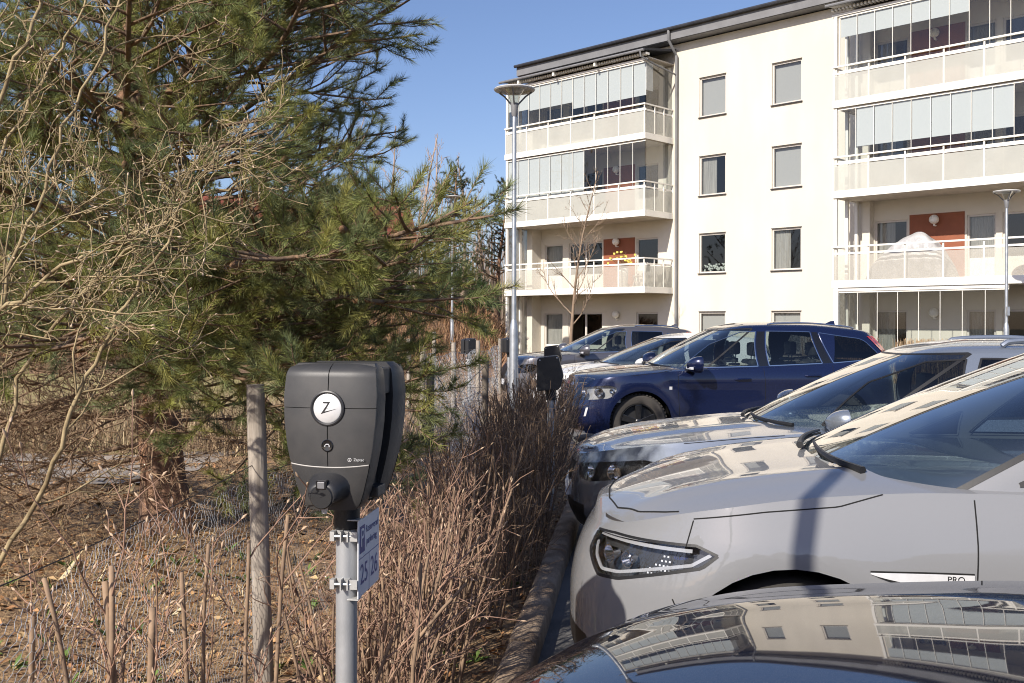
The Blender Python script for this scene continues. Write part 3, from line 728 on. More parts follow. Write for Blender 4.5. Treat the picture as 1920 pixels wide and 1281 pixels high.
for z in (1.075, .945):
    g = MB()
    for k in range(12):
        q0, q1 = R(-60 - k * 22), R(-60 - (k + 1) * 22)
        r0, r1 = .0300, .0325
        for (zz0, zz1) in ((z - .013, z + .013),):
            p = lambda r_, q: (r_ * math.cos(q), r_ * math.sin(q))
            a, b_, c_, d_ = p(r0, q0), p(r0, q1), p(r1, q1), p(r1, q0)
            g.add([(*a, zz0), (*b_, zz0), (*c_, zz0), (*d_, zz0), (*a, zz1), (*b_, zz1), (*c_, zz1), (*d_, zz1)], [(0, 1, 2, 3), (7, 6, 5, 4), (0, 4, 5, 1), (1, 5, 6, 2), (2, 6, 7, 3), (3, 7, 4, 0)])
    g.box(-.034, -.022, -.046, -.024, z - .013, z + .013); g.box(-.004, -.0005, -.052, -.028, z - .015, z + .015); g.box(.014, .018, -.050, -.024, z - .014, z + .014); g.box(.018, .0415, -.044, -.040, z - .013, z + .013)
    cl = g.build('clamp', M_alu, sg)
    MB().tube([(-.034, -.041, z), (.024, -.041, z)], .004, 8).build('clamp_bolt', M_steel, cl)
for z in (SZ1 + .001, SZ0 - .004):
    MB().box(SX - .028, SX + .004, S0 - .004, S0 + .03, z, z + .003).build('tab', M_alu, sg, bevel=.001)

def charge_post(loc, rz, label, wscale=1.0):
    t = thing('charging_post', label, 'charger', loc, rz, 'far charger posts along the hedge')
    poly = [(-.115, 1.10), (-.105, 1.085), (.06, 1.09), (.085, 1.115), (.112, 1.215), (.068, 1.375), (.05, 1.385), (-.100, 1.365), (-.115, 1.345)]
    MB().prism([(x * wscale, z) for x, z in poly], -.12, -.02).build('housing', M_chgs, t, bevel=.008)
    MB().prism([(x * wscale * .96, z) for x, z in poly], .02, .12).build('housing', M_chgs, t, bevel=.008)
    MB().box(-.06, .06, -.025, .025, 1.1, 1.34).build('core_bracket', M_black, t)
    MB().lathe([(.045, 1.0), (.045, 1.12)], 16).build('pole_cap', M_black, t, smooth=True)
    MB().lathe([(.032, -.05), (.032, 1.02)], 16).build('pole', MATS['grey pole'], t, smooth=True)
    for x, z in ((.055, 1.366), (-.09, 1.345)): MB().lathe([(.001, -.124), (.006, -.123), (.006, -.118)], 10, 'y', (x, 0, z)).build('screw', M_silver, t)
    p = MB().box(.04, .043, -.03, .14, .86, 1.0).build('number_plate', M_sign, t)
    return t
charge_post((.335, 8.7, 0), R(-4), 'black angular charger box on a dark post inside the hedge by the silver car')
charge_post((.535, 13.0, 0), R(-6), 'black charger box just showing above the nearer angular one')
charge_post((-.06, 20.2, 0), R(25), 'small charger box on a post beside the tall lamp')
charge_post((-.80, 19.0, 0), R(40), 'small charger box among the pale fence stakes')
# ================================================================== cars
# Each car: x forward (front axle at 0), y to its left, z up. The skin is laid out flat as (arc length round the plan outline, height),
# panels, lamps and windows are cut out of that flat sheet and the sheet is then bent into shape.
def smooth_interp(xs, ys):
    xs = np.array(xs, float); ys = np.array(ys, float); o = np.argsort(xs); xs, ys = xs[o], ys[o]
    m = np.zeros_like(ys); d = np.diff(ys) / np.diff(xs)
    m[0], m[-1] = d[0], d[-1]
    for i in range(1, len(d)):
        m[i] = 0 if d[i - 1] * d[i] <= 0 else 2 * d[i - 1] * d[i] / (d[i - 1] + d[i])
    def f(x):
        x = np.clip(np.asarray(x, float), xs[0], xs[-1]); i = np.clip(np.searchsorted(xs, x) - 1, 0, len(xs) - 2)
        h = xs[i + 1] - xs[i]; t = (x - xs[i]) / h
        return (2 * t**3 - 3 * t**2 + 1) * ys[i] + (t**3 - 2 * t**2 + t) * h * m[i] + (-2 * t**3 + 3 * t**2) * ys[i + 1] + (t**3 - t**2) * h * m[i + 1]
    return f

class Outline:
    """half plan outline (y>=0) from nose centre to tail centre by arc length"""
    def __init__(s, xf, xr, hw, clf, nf, clr, nr, barrel=.02):
        th = np.linspace(0, np.pi / 2, 160)
        fx = xf - clf + clf * np.cos(th) ** (2 / nf); fy = np.sin(th) ** (2 / nf)
        sx = np.linspace(xf - clf, xr + clr, 200)[1:-1]; sy = np.ones_like(sx)
        rx = xr + clr - clr * np.cos(th[::-1]) ** (2 / nr); ry = np.sin(th[::-1]) ** (2 / nr)
        x = np.concatenate([fx, sx, rx]); y = np.concatenate([fy, sy, ry])
        xm = (xf + xr) / 2; y = y * hw * (1 - barrel * np.abs((x - xm) / ((xf - xr) / 2)) ** 3)
        P = np.stack([x, y], -1); d = np.r_[0, np.cumsum(np.linalg.norm(np.diff(P, axis=0), axis=1))]
        k, idx = np.unique(np.round(d, 7), return_index=True); s.P = P[idx]; s.s = d[idx]; s.S = s.s[-1]
        u = np.linspace(0, s.S, 700); Q = np.stack([np.interp(u, s.s, s.P[:, 0]), np.interp(u, s.s, s.P[:, 1])], -1)
        T = np.gradient(Q, axis=0); T /= np.linalg.norm(T, axis=1)[:, None] + 1e-12
        N = np.stack([-T[:, 1], T[:, 0]], -1); N *= -1
        N = np.stack([T[:, 1], -T[:, 0]], -1)
        for _ in range(6): N[1:-1] = (N[:-2] + 2 * N[1:-1] + N[2:]) / 4
        N[0] = (1, 0); N[-1] = (-1, 0)
        s.u, s.N = u, N / (np.linalg.norm(N, axis=1)[:, None] + 1e-12)
    def pos(s, a): return np.stack([np.interp(a, s.s, s.P[:, 0]), np.interp(a, s.s, s.P[:, 1])], -1)
    def nrm(s, a): return np.stack([np.interp(a, s.u, s.N[:, 0]), np.interp(a, s.u, s.N[:, 1])], -1)
    def s_of_x(s, x):           # on the side stretch
        a = s.s; i = np.arange(len(a)); return float(np.interp(-x, -s.P[:, 0], a))

def cut_regions(S_, z0f, z1f, ncol, nrow, regions):
    """flat sheet, cut by convex polygons; returns verts (n,2), {name: [faces]}"""
    bm = bmesh.new(); ss = np.linspace(0, S_, ncol + 1)
    lay = bm.faces.layers.int.new('r')
    V = [[bm.verts.new((a, z0f(a) + (z1f(a) - z0f(a)) * j / nrow, 0)) for j in range(nrow + 1)] for a in ss]
    for i in range(ncol):
        for j in range(nrow): bm.faces.new((V[i][j], V[i + 1][j], V[i + 1][j + 1], V[i][j + 1]))
    names = ['skin']
    for name, poly in regions:
        names.append(name); k = len(names) - 1
        ar = sum(poly[i][0] * poly[(i + 1) % len(poly)][1] - poly[(i + 1) % len(poly)][0] * poly[i][1] for i in range(len(poly)))
        if ar < 0: poly = poly[::-1]
        bx0, bx1 = min(p[0] for p in poly), max(p[0] for p in poly); bz0, bz1 = min(p[1] for p in poly), max(p[1] for p in poly)
        fs = [f for f in bm.faces if f[lay] == 0 and any(v.co.x >= bx0 - .08 for v in f.verts) and any(v.co.x <= bx1 + .08 for v in f.verts) and any(v.co.y >= bz0 - .1 for v in f.verts) and any(v.co.y <= bz1 + .1 for v in f.verts)]
        for i in range(len(poly)):
            a = Vector((*poly[i], 0)); b = Vector((*poly[(i + 1) % len(poly)], 0)); d = b - a
            if d.length < 1e-6: continue
            n = Vector((d.y, -d.x, 0)).normalized()
            g = list({*fs, *[e for f in fs for e in f.edges], *[v for f in fs for v in f.verts]})
            res = bmesh.ops.bisect_plane(bm, geom=g, dist=1e-6, plane_co=a, plane_no=n)
            fs = [f for f in res['geom'] if isinstance(f, bmesh.types.BMFace) and (f.calc_center_median() - a).dot(n) < 0]
        for f in fs: f[lay] = k
    bm.verts.index_update()
    P = np.array([v.co[:2] for v in bm.verts]); out = {}
    for f in bm.faces: out.setdefault(names[f[lay]], []).append([v.index for v in f.verts])
    bm.free(); return P, out

def round_poly(poly, r, n=4):
    """round the corners of a convex polygon; r one radius or one for each corner"""
    out = []; k = len(poly)
    for i in range(k):
        p0, p, p1 = np.array(poly[i - 1], float), np.array(poly[i], float), np.array(poly[(i + 1) % k], float)
        ri = r[i] if hasattr(r, '__len__') else r
        a = p + (p0 - p) * min(.48, ri / np.linalg.norm(p0 - p)); b = p + (p1 - p) * min(.48, ri / np.linalg.norm(p1 - p))
        for t in np.linspace(0, 1, n + 1): out.append(tuple((1 - t) ** 2 * a + 2 * t * (1 - t) * p + t * t * b))
    return out
def circle_poly(cx, cz, r, n=36): return [(cx + r * math.cos(2 * math.pi * i / n), cz + r * math.sin(2 * math.pi * i / n)) for i in range(n)]

M_tyre = mat('tyre', (.035, .033, .031), .85, bump=.3, bscale=120, bdist=.004)
M_tyred = mat('dusty tyre', (.055, .049, .044), .9, bump=.5, bscale=90, bdist=.006)
M_rimb = mat('black rim', (.014, .014, .015), .25, coat=.5)
M_rims = mat('silver rim', (.55, .56, .58), .3, .8)
M_clad = mat('grey black cladding', (.028, .027, .028), .6, bump=.1, bscale=500, bdist=.001)
M_cglass = thin_glass('car glass', (.55, .62, .62), .06, 3.2)
M_screen = thin_glass('windscreen glass', (.50, .58, .60), .17, 2.4)
M_cglassd = thin_glass('privacy glass', (.10, .11, .12), .06, 3.2)
M_lens = thin_glass('lamp lens', (.93, .94, .95), .07, 3.0)
M_int = mat('car interior', (.022, .022, .024), .8, var=.2, vscale=6)
M_seat = mat('seat leather', (.035, .034, .036), .55)
M_red = mat('tail lamp red', (.45, .006, .008), .15, coat=1.0)
M_seam = mat('panel gap', (.004, .004, .004), .9)
def paint(name, c, metal=.0, rough=.35, flake=0):
    m = mat(name, c, rough, metal, coat=1.0, spec=.5)
    return m

def build_car(sp, loc, heading, label, group='cars parked nose-in along the kerb'):
    t = thing(sp['name'], label, 'car', (loc[0], loc[1], 0), R(heading), group)
    hw = sp['W'] / 2; xf, xr, wb = sp['xf'], sp['xr'], sp['wb']; P_ = sp['paint']
    O = Outline(xf, xr, hw, sp.get('clf', .85), sp.get('nf', 2.5), sp.get('clr', .55), sp.get('nr', 3.2))
    zs_x = smooth_interp(*zip(*sp['shoulder'])); z0 = sp.get('z0', .22)
    side = smooth_interp(*zip(*sp['side'])); front = smooth_interp(*zip(*sp['front'])); rear = smooth_interp(*zip(*sp['rear']))
    zs_s = lambda a: zs_x(O.pos(a)[..., 0])
    def low(a, z):
        a = np.asarray(a, float); z = np.asarray(z, float); p = O.pos(a); n = O.nrm(a)
        f = np.clip(n[..., 0], 0, 1) ** 1.3; r_ = np.clip(-n[..., 0], 0, 1) ** 1.3
        d = (1 - f - r_) * side(z) + f * front(z) + r_ * rear(z)
        for (xc, zc, rad, amp) in sp.get('flare', []):         # swelling round the wheel openings
            q = np.hypot(p[..., 0] - xc, z - zc); d = d - amp * np.exp(-((q - rad) / .11) ** 2) * (1 - f - r_)
        return np.concatenate([p - n * d[..., None], z[..., None]], -1)
    sx = lambda x: O.s_of_x(x)
    reg = []; zc = sp['wr']; ra = sp.get('arch', sp['wr'] + .055)
    for xc in (0, -wb): reg.append(('void', circle_poly(sx(xc), zc, ra)))
    if sp.get('clad'):
        for xc in (0, -wb): reg.append(('arch_trim', circle_poly(sx(xc), zc, ra + sp['clad'], 44)))
        reg.append(('sill_trim', [(sx(0.2), z0 - .05), (sx(-wb - .3), z0 - .05), (sx(-wb - .3), z0 + .15), (sx(.2), z0 + .15)]))
    for nm, poly in sp.get('cuts', []): reg.append((nm, [(p[0], p[1]) for p in poly]))
    for nm, poly in sp.get('side_cuts', []): reg.append((nm, [(sx(x), z) for x, z in poly]))
    P2, F = cut_regions(O.S, lambda a: z0, lambda a: float(zs_s(a)), sp.get('ncol', 150), 26, reg)
    V3 = low(P2[:, 0], P2[:, 1])
    def half(name, faces, V, m, smooth=True, both=True, offs=0.0, parent=None):
        idx = sorted({i for f in faces for i in f}); mp = {k: j for j, k in enumerate(idx)}
        Vl = V[idx]; fl = [[mp[i] for i in f] for f in faces]; k = len(Vl); o = []
        if both is True:
            Vr = Vl * (1, -1, 1)
            b = MB(); b.v = [tuple(p) for p in Vl] + [tuple(p) for p in Vr]; b.f = [tuple(f[::-1]) for f in fl] + [tuple(i + k for i in f) for f in fl]
            o.append(b)
        else:
            for sgn in (1, -1):
                b = MB(); b.v = [tuple(p) for p in Vl * (1, sgn, 1)]; b.f = [tuple(f[::-1]) if sgn == 1 else tuple(f) for f in fl]; o.append(b)
        return [b.build(name, m, parent or t, smooth=smooth, fix=False, auto=sp.get('auto', 50)) for b in o]
    mm = {'skin': ('body', P_, True), 'arch_trim': ('arch_trim', M_clad, False), 'sill_trim': ('sill_trim', M_clad, False), 'door': ('door', P_, False), 'rear_door': ('door', P_, False),
          'headlamp': ('headlamp', M_lens, False), 'grille': ('grille', M_black, True), 'intake': ('air_intake', M_black, True), 'fog': ('fog_lamp', M_silver, False), 'tail': ('tail_lamp', M_red, False),
          'bumper': ('bumper', P_, True), 'lip': ('bumper_lip', M_silver, True), 'badge': ('fender_badge', M_silver, False), 'lampblack': ('headlamp_surround', mat('glossy black', (.008, .008, .009), .12), False)}
    doors = {}
    for nm, fs in F.items():
        if nm == 'void': continue
        on, m, both = mm[nm]
        oo = half(on, fs, V3, m, both=both)
        if nm in ('door', 'rear_door'): doors[nm] = oo
    # deck (bonnet, cowl, belt shelf)
    na = 220; aa = np.linspace(0, O.S, na); E = low(aa, zs_s(aa)); zcf = smooth_interp(*zip(*sp['centre']))
    ex = E[:, 0]; imax = int(np.argmax(E[:, 1])); 
    ye = lambda x: np.interp(-x, -ex, np.where(E[:, 1] < 1e-3, 1e-3, E[:, 1])); ze = lambda x: np.interp(-x, -ex, E[:, 2])
    xs_ = np.clip(ex, xr + .5, xf - .62); nr_ = 16
    rr = np.linspace(0, 1, nr_ + 1) ** 1.25
    X = ex[:, None] + (xs_ - ex)[:, None] * rr[None]; Y = E[:, 1][:, None] * (1 - rr[None])
    q = np.clip(np.abs(Y) / np.maximum(ye(X), 1e-3), 0, 1); hp = sp.get('hood_pow', 2.6)
    Z = zcf(X) - (zcf(X) - ze(X)) * q ** hp
    for (amp, y0_, wd) in sp.get('ridge', []):                      # pressed bonnet ridges
        Z = Z + amp * np.exp(-((np.abs(Y) - y0_) / wd) ** 2) * np.clip((X + .55) / .3, 0, 1) * np.clip((xf - .12 - X) / .35, 0, 1) * np.clip((1 - q) / .12, 0, 1)
    Z[:, 0] = E[:, 2]
    D = np.stack([X, Y, Z], -1).reshape(-1, 3); i = np.arange(na - 1)[:, None] * (nr_ + 1); j = np.arange(nr_)[None]
    DF = np.stack([i + j, i + (nr_ + 1) + j, i + (nr_ + 1) + j + 1, i + j + 1], -1).reshape(-1, 4)
    gx0, gx1 = sp['glass_x']
    cen = D[DF].mean(1); hoodm = cen[:, 0] > gx0 - .55
    half('bonnet', DF[hoodm].tolist(), D, P_); half('rear_deck', DF[~hoodm].tolist(), D, P_)
    def deck_z(x, y): 
        qq = np.clip(np.abs(y) / max(float(ye(x)), 1e-3), 0, 1); return float(zcf(x) - (zcf(x) - ze(x)) * qq ** hp + sum(a_ * math.exp(-((abs(y) - b_) / w_) ** 2) * min(1, max(0, (x + .55) / .3)) * min(1, max(0, (xf - .12 - x) / .35)) * min(1, (1 - qq) / .12) for a_, b_, w_ in sp.get('ridge', [])))
    # ---- greenhouse
    G = Outline(gx0, gx1, sp['glass_w'], sp.get('gclf', .75), sp.get('gnf', 2.6), sp.get('gclr', .5), 3.0, .05)
    tx0, tx1 = sp['roof_x']; ztop = smooth_interp(*zip(*sp['roof']))
    Tt = Outline(tx0, tx1, sp['roof_w'], sp.get('tclf', .45), 3.0, sp.get('tclr', .4), 3.2, .07)
    zbelt = smooth_interp(*zip(*sp['belt']))
    def gb(a):
        p = G.pos(a); return np.concatenate([p, zbelt(p[..., 0])[..., None]], -1)
    fr = lambda a: np.asarray(a, float) / G.S
    # match by normal angle fraction: arc knots of both outlines
    kb = [0, G.s_of_x(gx0 - sp.get('gclf', .75)), G.s_of_x(gx1 + sp.get('gclr', .5)), G.S]; kt = [0, Tt.s_of_x(tx0 - sp.get('tclf', .45)), Tt.s_of_x(tx1 + sp.get('tclr', .4)), Tt.S]
    def gt(a):
        p = Tt.pos(np.interp(a, kb, kt)); return np.concatenate([p, ztop(p[..., 0])[..., None]], -1)
    def gmap(a, h):
        a = np.asarray(a, float); h = np.asarray(h, float); B, T_ = gb(a), gt(a); n = G.nrm(a)
        p = B + (T_ - B) * h[..., None]; bow = sp.get('bow', .035) * 4 * h * (1 - h)
        p[..., :2] += n * bow[..., None]; p[..., 2] += sp.get('bowz', .012) * 4 * h * (1 - h)
        return p
    def gxz(x, z):             # side-view point -> (arc, h)
        lo, hi = 0.0, G.S
        a = np.linspace(kb[1] * .35, kb[2] + (G.S - kb[2]) * .6, 500); h = np.full_like(a, .5)
        for _ in range(12):
            B, T_ = gb(a), gt(a); bz = sp.get('bowz', .012) * 4 * h * (1 - h); h = (z - bz - B[:, 2]) / (T_[:, 2] - B[:, 2])
        p = gmap(a, h); k = int(np.argmin(np.abs(p[:, 0] - x) )); return (float(a[k]), float(h[k]))
    greg = []
    for nm, poly in sp['windows']: greg.append((nm, [gxz(*p) for p in poly]))
    ws = sp.get('screen', (.035, .90)); wf = sp.get('screen_edge', .80)
    sa = kb[1] * wf
    greg.append(('cowl', [(0 - .01, -.02), (sa, -.02), (sa, ws[0]), (-.01, ws[0])]))
    greg.append(('windscreen', [(-.01, ws[0]), (sa, ws[0]), (kb[1] * sp.get('screen_top', .86), ws[1]), (-.01, ws[1])]))
    greg.append(('rear_window', [(G.S - (G.S - kb[2]) * .75, .22), (G.S + .01, .22), (G.S + .01, .85), (G.S - (G.S - kb[2]) * .75, .85)]))
    HT = .93
    P2, F2 = cut_regions(G.S, lambda a: 0.0, lambda a: HT, 130, 18, greg)
    V2 = gmap(P2[:, 0], P2[:, 1])
    gm = {'skin': ('cabin_frame', sp.get('pillar', P_), True), 'win': ('side_window', M_cglass, False), 'windark': ('side_window', M_cglassd, False), 'blackpillar': ('pillar_cover', mat('glossy black', (.008, .008, .009), .12), False), 'blackpillar2': ('pillar_cover', mat('glossy black', (.008, .008, .009), .12), False), 'cowl': ('cowl', M_black, True),
          'windscreen': ('windscreen', M_screen, True), 'rear_window': ('rear_window', M_cglassd, True), 'trimtri': ('mirror_triangle', M_clad, False), 'tail': ('tail_lamp', M_red, False)}
    for nm, fs in F2.items():
        on, m, both = gm[nm]; half(on, fs, V2, m, both=both)
    # roof with rounded edge
    na = 150; aa = np.linspace(0, G.S, na); A = gmap(aa, np.full(na, HT)); T_ = gmap(aa, np.ones(na)); 
    xs_ = np.clip(T_[:, 0], tx1 + .45, tx0 - .45); cr = sp.get('crown', .05)
    def rf(r_): 
        x = T_[:, 0] + (xs_ - T_[:, 0]) * r_; y = T_[:, 1] * (1 - r_); z = T_[:, 2] * (1 - r_) + ztop(x) * r_ + cr * (1 - (1 - r_) ** 2)
        return np.stack([x, y, z], -1)
    Bq = rf(.13); rows = [A] + [(1 - k) ** 2 * A + 2 * k * (1 - k) * T_ + k * k * Bq for k in (.25, .5, .75)] + [rf(r_) for r_ in np.linspace(.13, 1, 10)]
    RV = np.stack(rows, 1).reshape(-1, 3); nr2 = len(rows); i = np.arange(na - 1)[:, None] * nr2; j = np.arange(nr2 - 1)[None]
    RF = np.stack([i + j, i + nr2 + j, i + nr2 + j + 1, i + j + 1], -1).reshape(-1, 4)
    half('roof', RF.tolist(), RV, sp.get('roof_paint', P_))
    # ribbons lying on the skin: gaps, trims
    def ribbon(name, pts, w, m, parent=None, mp=None, sides=(1, -1), lift=.0015, closed=False):
        Q = np.asarray(pts, float)
        if closed: Q = np.concatenate([Q, Q[:1]])
        d = np.r_[0, np.cumsum(np.linalg.norm(np.diff(Q, axis=0), axis=1))]; u = np.linspace(0, d[-1], max(3, int(d[-1] / .02)))
        Q = np.stack([np.interp(u, d, Q[:, 0]), np.interp(u, d, Q[:, 1])], -1)
        p = mp(Q[:, 0], Q[:, 1]); e = 1e-3
        nx = np.cross(mp(Q[:, 0] + e, Q[:, 1]) - p, mp(Q[:, 0], Q[:, 1] + e) - p); nx /= np.linalg.norm(nx, axis=1)[:, None] + 1e-12
        nx *= np.sign((nx * np.stack([0 * u + .2, np.ones_like(u), 0 * u + .35], -1)).sum(1))[:, None]
        T3 = np.gradient(p, axis=0); T3 /= np.linalg.norm(T3, axis=1)[:, None] + 1e-12; sd = np.cross(T3, nx) * w / 2
        L3, R3 = p + nx * lift + sd, p + nx * lift - sd; L4, R4 = p - nx * .004 + sd, p - nx * .004 - sd
        k = len(p)
        for sg_ in sides:
            b = MB(); b.v = [tuple(q_) for q_ in np.concatenate([L4, L3, R3, R4]) * (1, sg_, 1)]
            b.f = [(r_ * k + i_, r_ * k + i_ + 1, (r_ + 1) * k + i_ + 1, (r_ + 1) * k + i_) for r_ in range(3) for i_ in range(k - 1)]
            b.build(name, m, parent or t, smooth=False)
    lmap = lambda a, z: low(a, z)
    dmap = lambda x, y: np.stack([x, y, np.array([deck_z(xx, yy) for xx, yy in zip(x, y)])], -1)
    for line in sp.get('gaps', []): ribbon('panel_gap', [(sx(x), z) for x, z in line], sp.get('gapw', .0045), M_seam, mp=lmap)
    for line in sp.get('sgaps', []): ribbon('panel_gap', line, sp.get('gapw', .0045), M_seam, mp=lmap)
    for line in sp.get('hood_gaps', []): ribbon('bonnet_gap', line, .006, M_seam, mp=dmap, lift=.003)
    for nm, poly in sp['windows']:
        if nm in ('win', 'windark', 'trimtri') and sp.get('trim'): ribbon('window_trim', [gxz(*p) for p in poly], sp['trim'][0], sp['trim'][1], mp=gmap, closed=True, lift=.003)
    # screen border
    ribbon('windscreen_seal', [(0.0, ws[1]), (kb[1] * sp.get('screen_top', .86), ws[1]), (sa, ws[0]), (sa, 0.0)], .022, M_black, mp=gmap, lift=.002)
    # ---- wheels
    for xc in (0, -wb):
        for sg_ in (1, -1):
            wr = sp['wr']; ww = .215; yc = sg_ * (hw - .055 - ww / 2)
            st = sp.get('steer', 0) if xc == 0 else 0
            w = bpy.data.objects.new('wheel', None); COL.objects.link(w); w.parent = t; w.location = (xc, yc, wr); w.rotation_euler = (0, 0, R(st) + (0 if sg_ > 0 else math.pi))
            rr_ = sp.get('rim', .235); h = ww / 2
            MB().lathe([(rr_ - .01, -h + .02), (rr_ + .02, -h + .005), (wr - .03, -h), (wr - .006, -h + .03), (wr, -h + .06), (wr, h - .06), (wr - .006, h - .03), (wr - .03, h), (rr_ + .02, h - .005), (rr_, h - .02), (rr_ - .012, h - .05)], 40, 'y').build('tyre', sp.get('tyre', M_tyre), w, smooth=True)
            gg = MB()
            for k in range(48 if sp.get('tread') else 0):
                q_ = 2 * math.pi * k / 48
                for (a_, b_) in ((-h + .015, -.02), (.02, h - .015)):
                    c_, s_ = math.cos(q_), math.sin(q_); c2, s2 = math.cos(q_ + .07), math.sin(q_ + .07)
                    gg.add([((wr - .01) * c_, a_, (wr - .01) * s_), ((wr - .01) * c_, b_, (wr - .01) * s_), ((wr - .01) * c2, b_, (wr - .01) * s2), ((wr - .01) * c2, a_, (wr - .01) * s2), ((wr + .008) * c_, a_, (wr + .008) * s_), ((wr + .008) * c_, b_, (wr + .008) * s_), ((wr + .008) * c2, b_, (wr + .008) * s2), ((wr + .008) * c2, a_, (wr + .008) * s2)],
                           [(0, 1, 2, 3), (7, 6, 5, 4), (0, 4, 5, 1), (1, 5, 6, 2), (2, 6, 7, 3), (3, 7, 4, 0)])
            if gg.v: stuff(gg.build('tread_blocks', sp.get('tyre', M_tyre), w))
            rm = sp.get('rim_mat', M_rims)
            MB().lathe([(rr_ + .004, h - .012), (rr_ - .008, h - .012), (rr_ - .022, h - .05), (rr_ - .03, -h + .03)], 36, 'y').build('rim', rm, w, smooth=True)
            MB().lathe([(.001, h - .08), (rr_ - .03, h - .085), (rr_ - .03, h - .10)], 30, 'y').build('brake_disc', M_black, w, smooth=True)
            for k in range(5):
                q_ = 2 * math.pi * k / 5 + .3; g = MB()
                c_, s_ = math.cos(q_), math.sin(q_); px, pz = -s_, c_
                def pt(r_, o, y): return (r_ * c_ + o * px, y, r_ * s_ + o * pz)
                g.add([pt(.03, -.03, h - .025), pt(.03, .03, h - .025), pt(rr_ - .012, .045, h - .022), pt(rr_ - .012, -.045, h - .022), pt(.03, -.03, h - .075), pt(.03, .03, h - .075), pt(rr_ - .012, .045, h - .06), pt(rr_ - .012, -.045, h - .06)],
                      [(0, 1, 2, 3), (7, 6, 5, 4), (0, 4, 5, 1), (1, 5, 6, 2), (2, 6, 7, 3), (3, 7, 4, 0)])
                g.build('spoke', rm, w, bevel=.006)
            MB().lathe([(.001, h - .018), (.035, h - .018), (.05, h - .03), (.05, h - .08)], 20, 'y').build('hub_cap', rm, w, smooth=True)
            if sg_ > 0 or True:
                g = MB(); pr = [(ra - .005, -.30), (ra - .005, .02)]
                g.lathe([(ra - .004, -.34), (ra - .004, .04)], 32, 'y', (xc, yc if sg_ > 0 else yc, zc)) if False else None
    # inner wheel housings and floor pan keep daylight out
    for xc in (0, -wb):
        for sg_ in (1, -1):
            g = MB(); k = 26; ys = (sg_ * (hw - .10), sg_ * .45); V = []
            for y_ in ys:
                for q_ in np.linspace(-.25, math.pi + .25, k): V.append((xc + (ra + .012) * math.cos(q_), y_, zc + (ra + .012) * math.sin(q_)))
            g.add(V, [(i_, i_ + 1, k + i_ + 1, k + i_) for i_ in range(k - 1)] + [tuple(range(k, 2 * k))])
            g.build('wheel_housing', M_black, t)
    b = MB(); fx = xf - .45; bx = xr + .35
    b.box(bx, fx, -.44, .44, .20, .42); b.box(-wb + .48, -.48, -hw + .10, hw - .10, .20, .40); b.build('floor_pan', M_black, t)
    # ---- cabin
    dz = float(zbelt(gx0 - .6)); cab = MB()
    xb0 = gx1 + .45; cab.box(xb0, gx0 - .62, -hw + .16, -hw + .19, .4, dz - .02).box(xb0, gx0 - .62, hw - .19, hw - .16, .4, dz - .02); cab.build('door_lining', M_int, t)
    MB().box(gx0 - 1.0, gx0 - .30, -hw + .2, hw - .2, .55, dz - .045).build('dashboard', M_int, t, bevel=.04)
    MB().box(xb0, gx0 - .7, -hw + .2, hw - .2, .36, .44).build('cabin_floor', M_int, t)
    sxs = sp.get('seats', (-1.35, -2.15)); sh = sp['roof'][0][1] if False else sp.get('seat_top', dz + .16)
    for k, x_ in enumerate(sxs):
        for y_ in (.36, -.36):
            s_ = bpy.data.objects.new('seat', None); COL.objects.link(s_); s_.parent = t; s_.location = (x_, y_, 0)
            MB().box(-.05, .48, -.24, .24, .44, .60).build('cushion', M_seat, s_, bevel=.05, smooth=True)
            b = MB(); b.add([(-.02, -.24, .56), (.12, -.24, .56), (.12, .24, .56), (-.02, .24, .56), (-.26, -.2, sh - .04), (-.15, -.2, sh - .04), (-.15, .2, sh - .04), (-.26, .2, sh - .04)], [(3, 2, 1, 0), (4, 5, 6, 7), (0, 1, 5, 4), (1, 2, 6, 5), (2, 3, 7, 6), (3, 0, 4, 7)])
            b.build('backrest', M_seat, s_, bevel=.05, smooth=True)
            b = MB(); b.box(-.30, -.19, -.13, .13, sh + .0, sh + .19); b.build('headrest', M_seat, s_, bevel=.045, smooth=True)
            MB().box(-.25, -.235, -.06, -.05, sh - .05, sh + .03).build('headrest_stalk', M_steel, s_); MB().box(-.25, -.235, .05, .06, sh - .05, sh + .03).build('headrest_stalk', M_steel, s_)
    q_ = np.linspace(0, 2 * math.pi, 25); g = MB()
    g.tube([(gx0 - 1.06 + .07 * math.sin(a_), .36 + .185 * math.cos(a_), dz - .05 + .17 * math.sin(a_)) for a_ in q_], .015, 8, cap=False)
    g.box(gx0 - 1.07, gx0 - 1.04, .20, .52, dz - .08, dz - .03)
    g.build('steering_wheel', M_int, t, smooth=True)
    MB().box(tx0 - .02, tx0 + .02, -.12, .12, float(ztop(tx0)) - .17, float(ztop(tx0)) - .10).build('rear_view_mirror', M_int, t, bevel=.015)
    # ---- mirrors
    mx, my, mz = sp['mirror']
    for sg_ in (1, -1):
        o = bpy.data.objects.new('door_mirror', None); COL.objects.link(o); o.parent = t; o.location = (mx, sg_ * my, mz); ms = sp.get('mirror_scale', 1.0); o.scale = (ms, sg_ * ms, ms)
        V = []; rows = 9; n = 16
        for i_ in range(rows):
            u_ = i_ / (rows - 1); e = math.sin(max(.0, min(1, (1 - u_) * 1.0)) * math.pi / 2) ** .5 if u_ > 0 else 1
            for j_ in range(n):
                q2 = 2 * math.pi * j_ / n; cy, cz = math.cos(q2), math.sin(q2)
                V.append((u_ * .13 - .03, .13 + .125 * e * math.copysign(abs(cy) ** .7, cy) - .01 * u_, .085 * e * math.copysign(abs(cz) ** .75, cz) + .012 * cy))
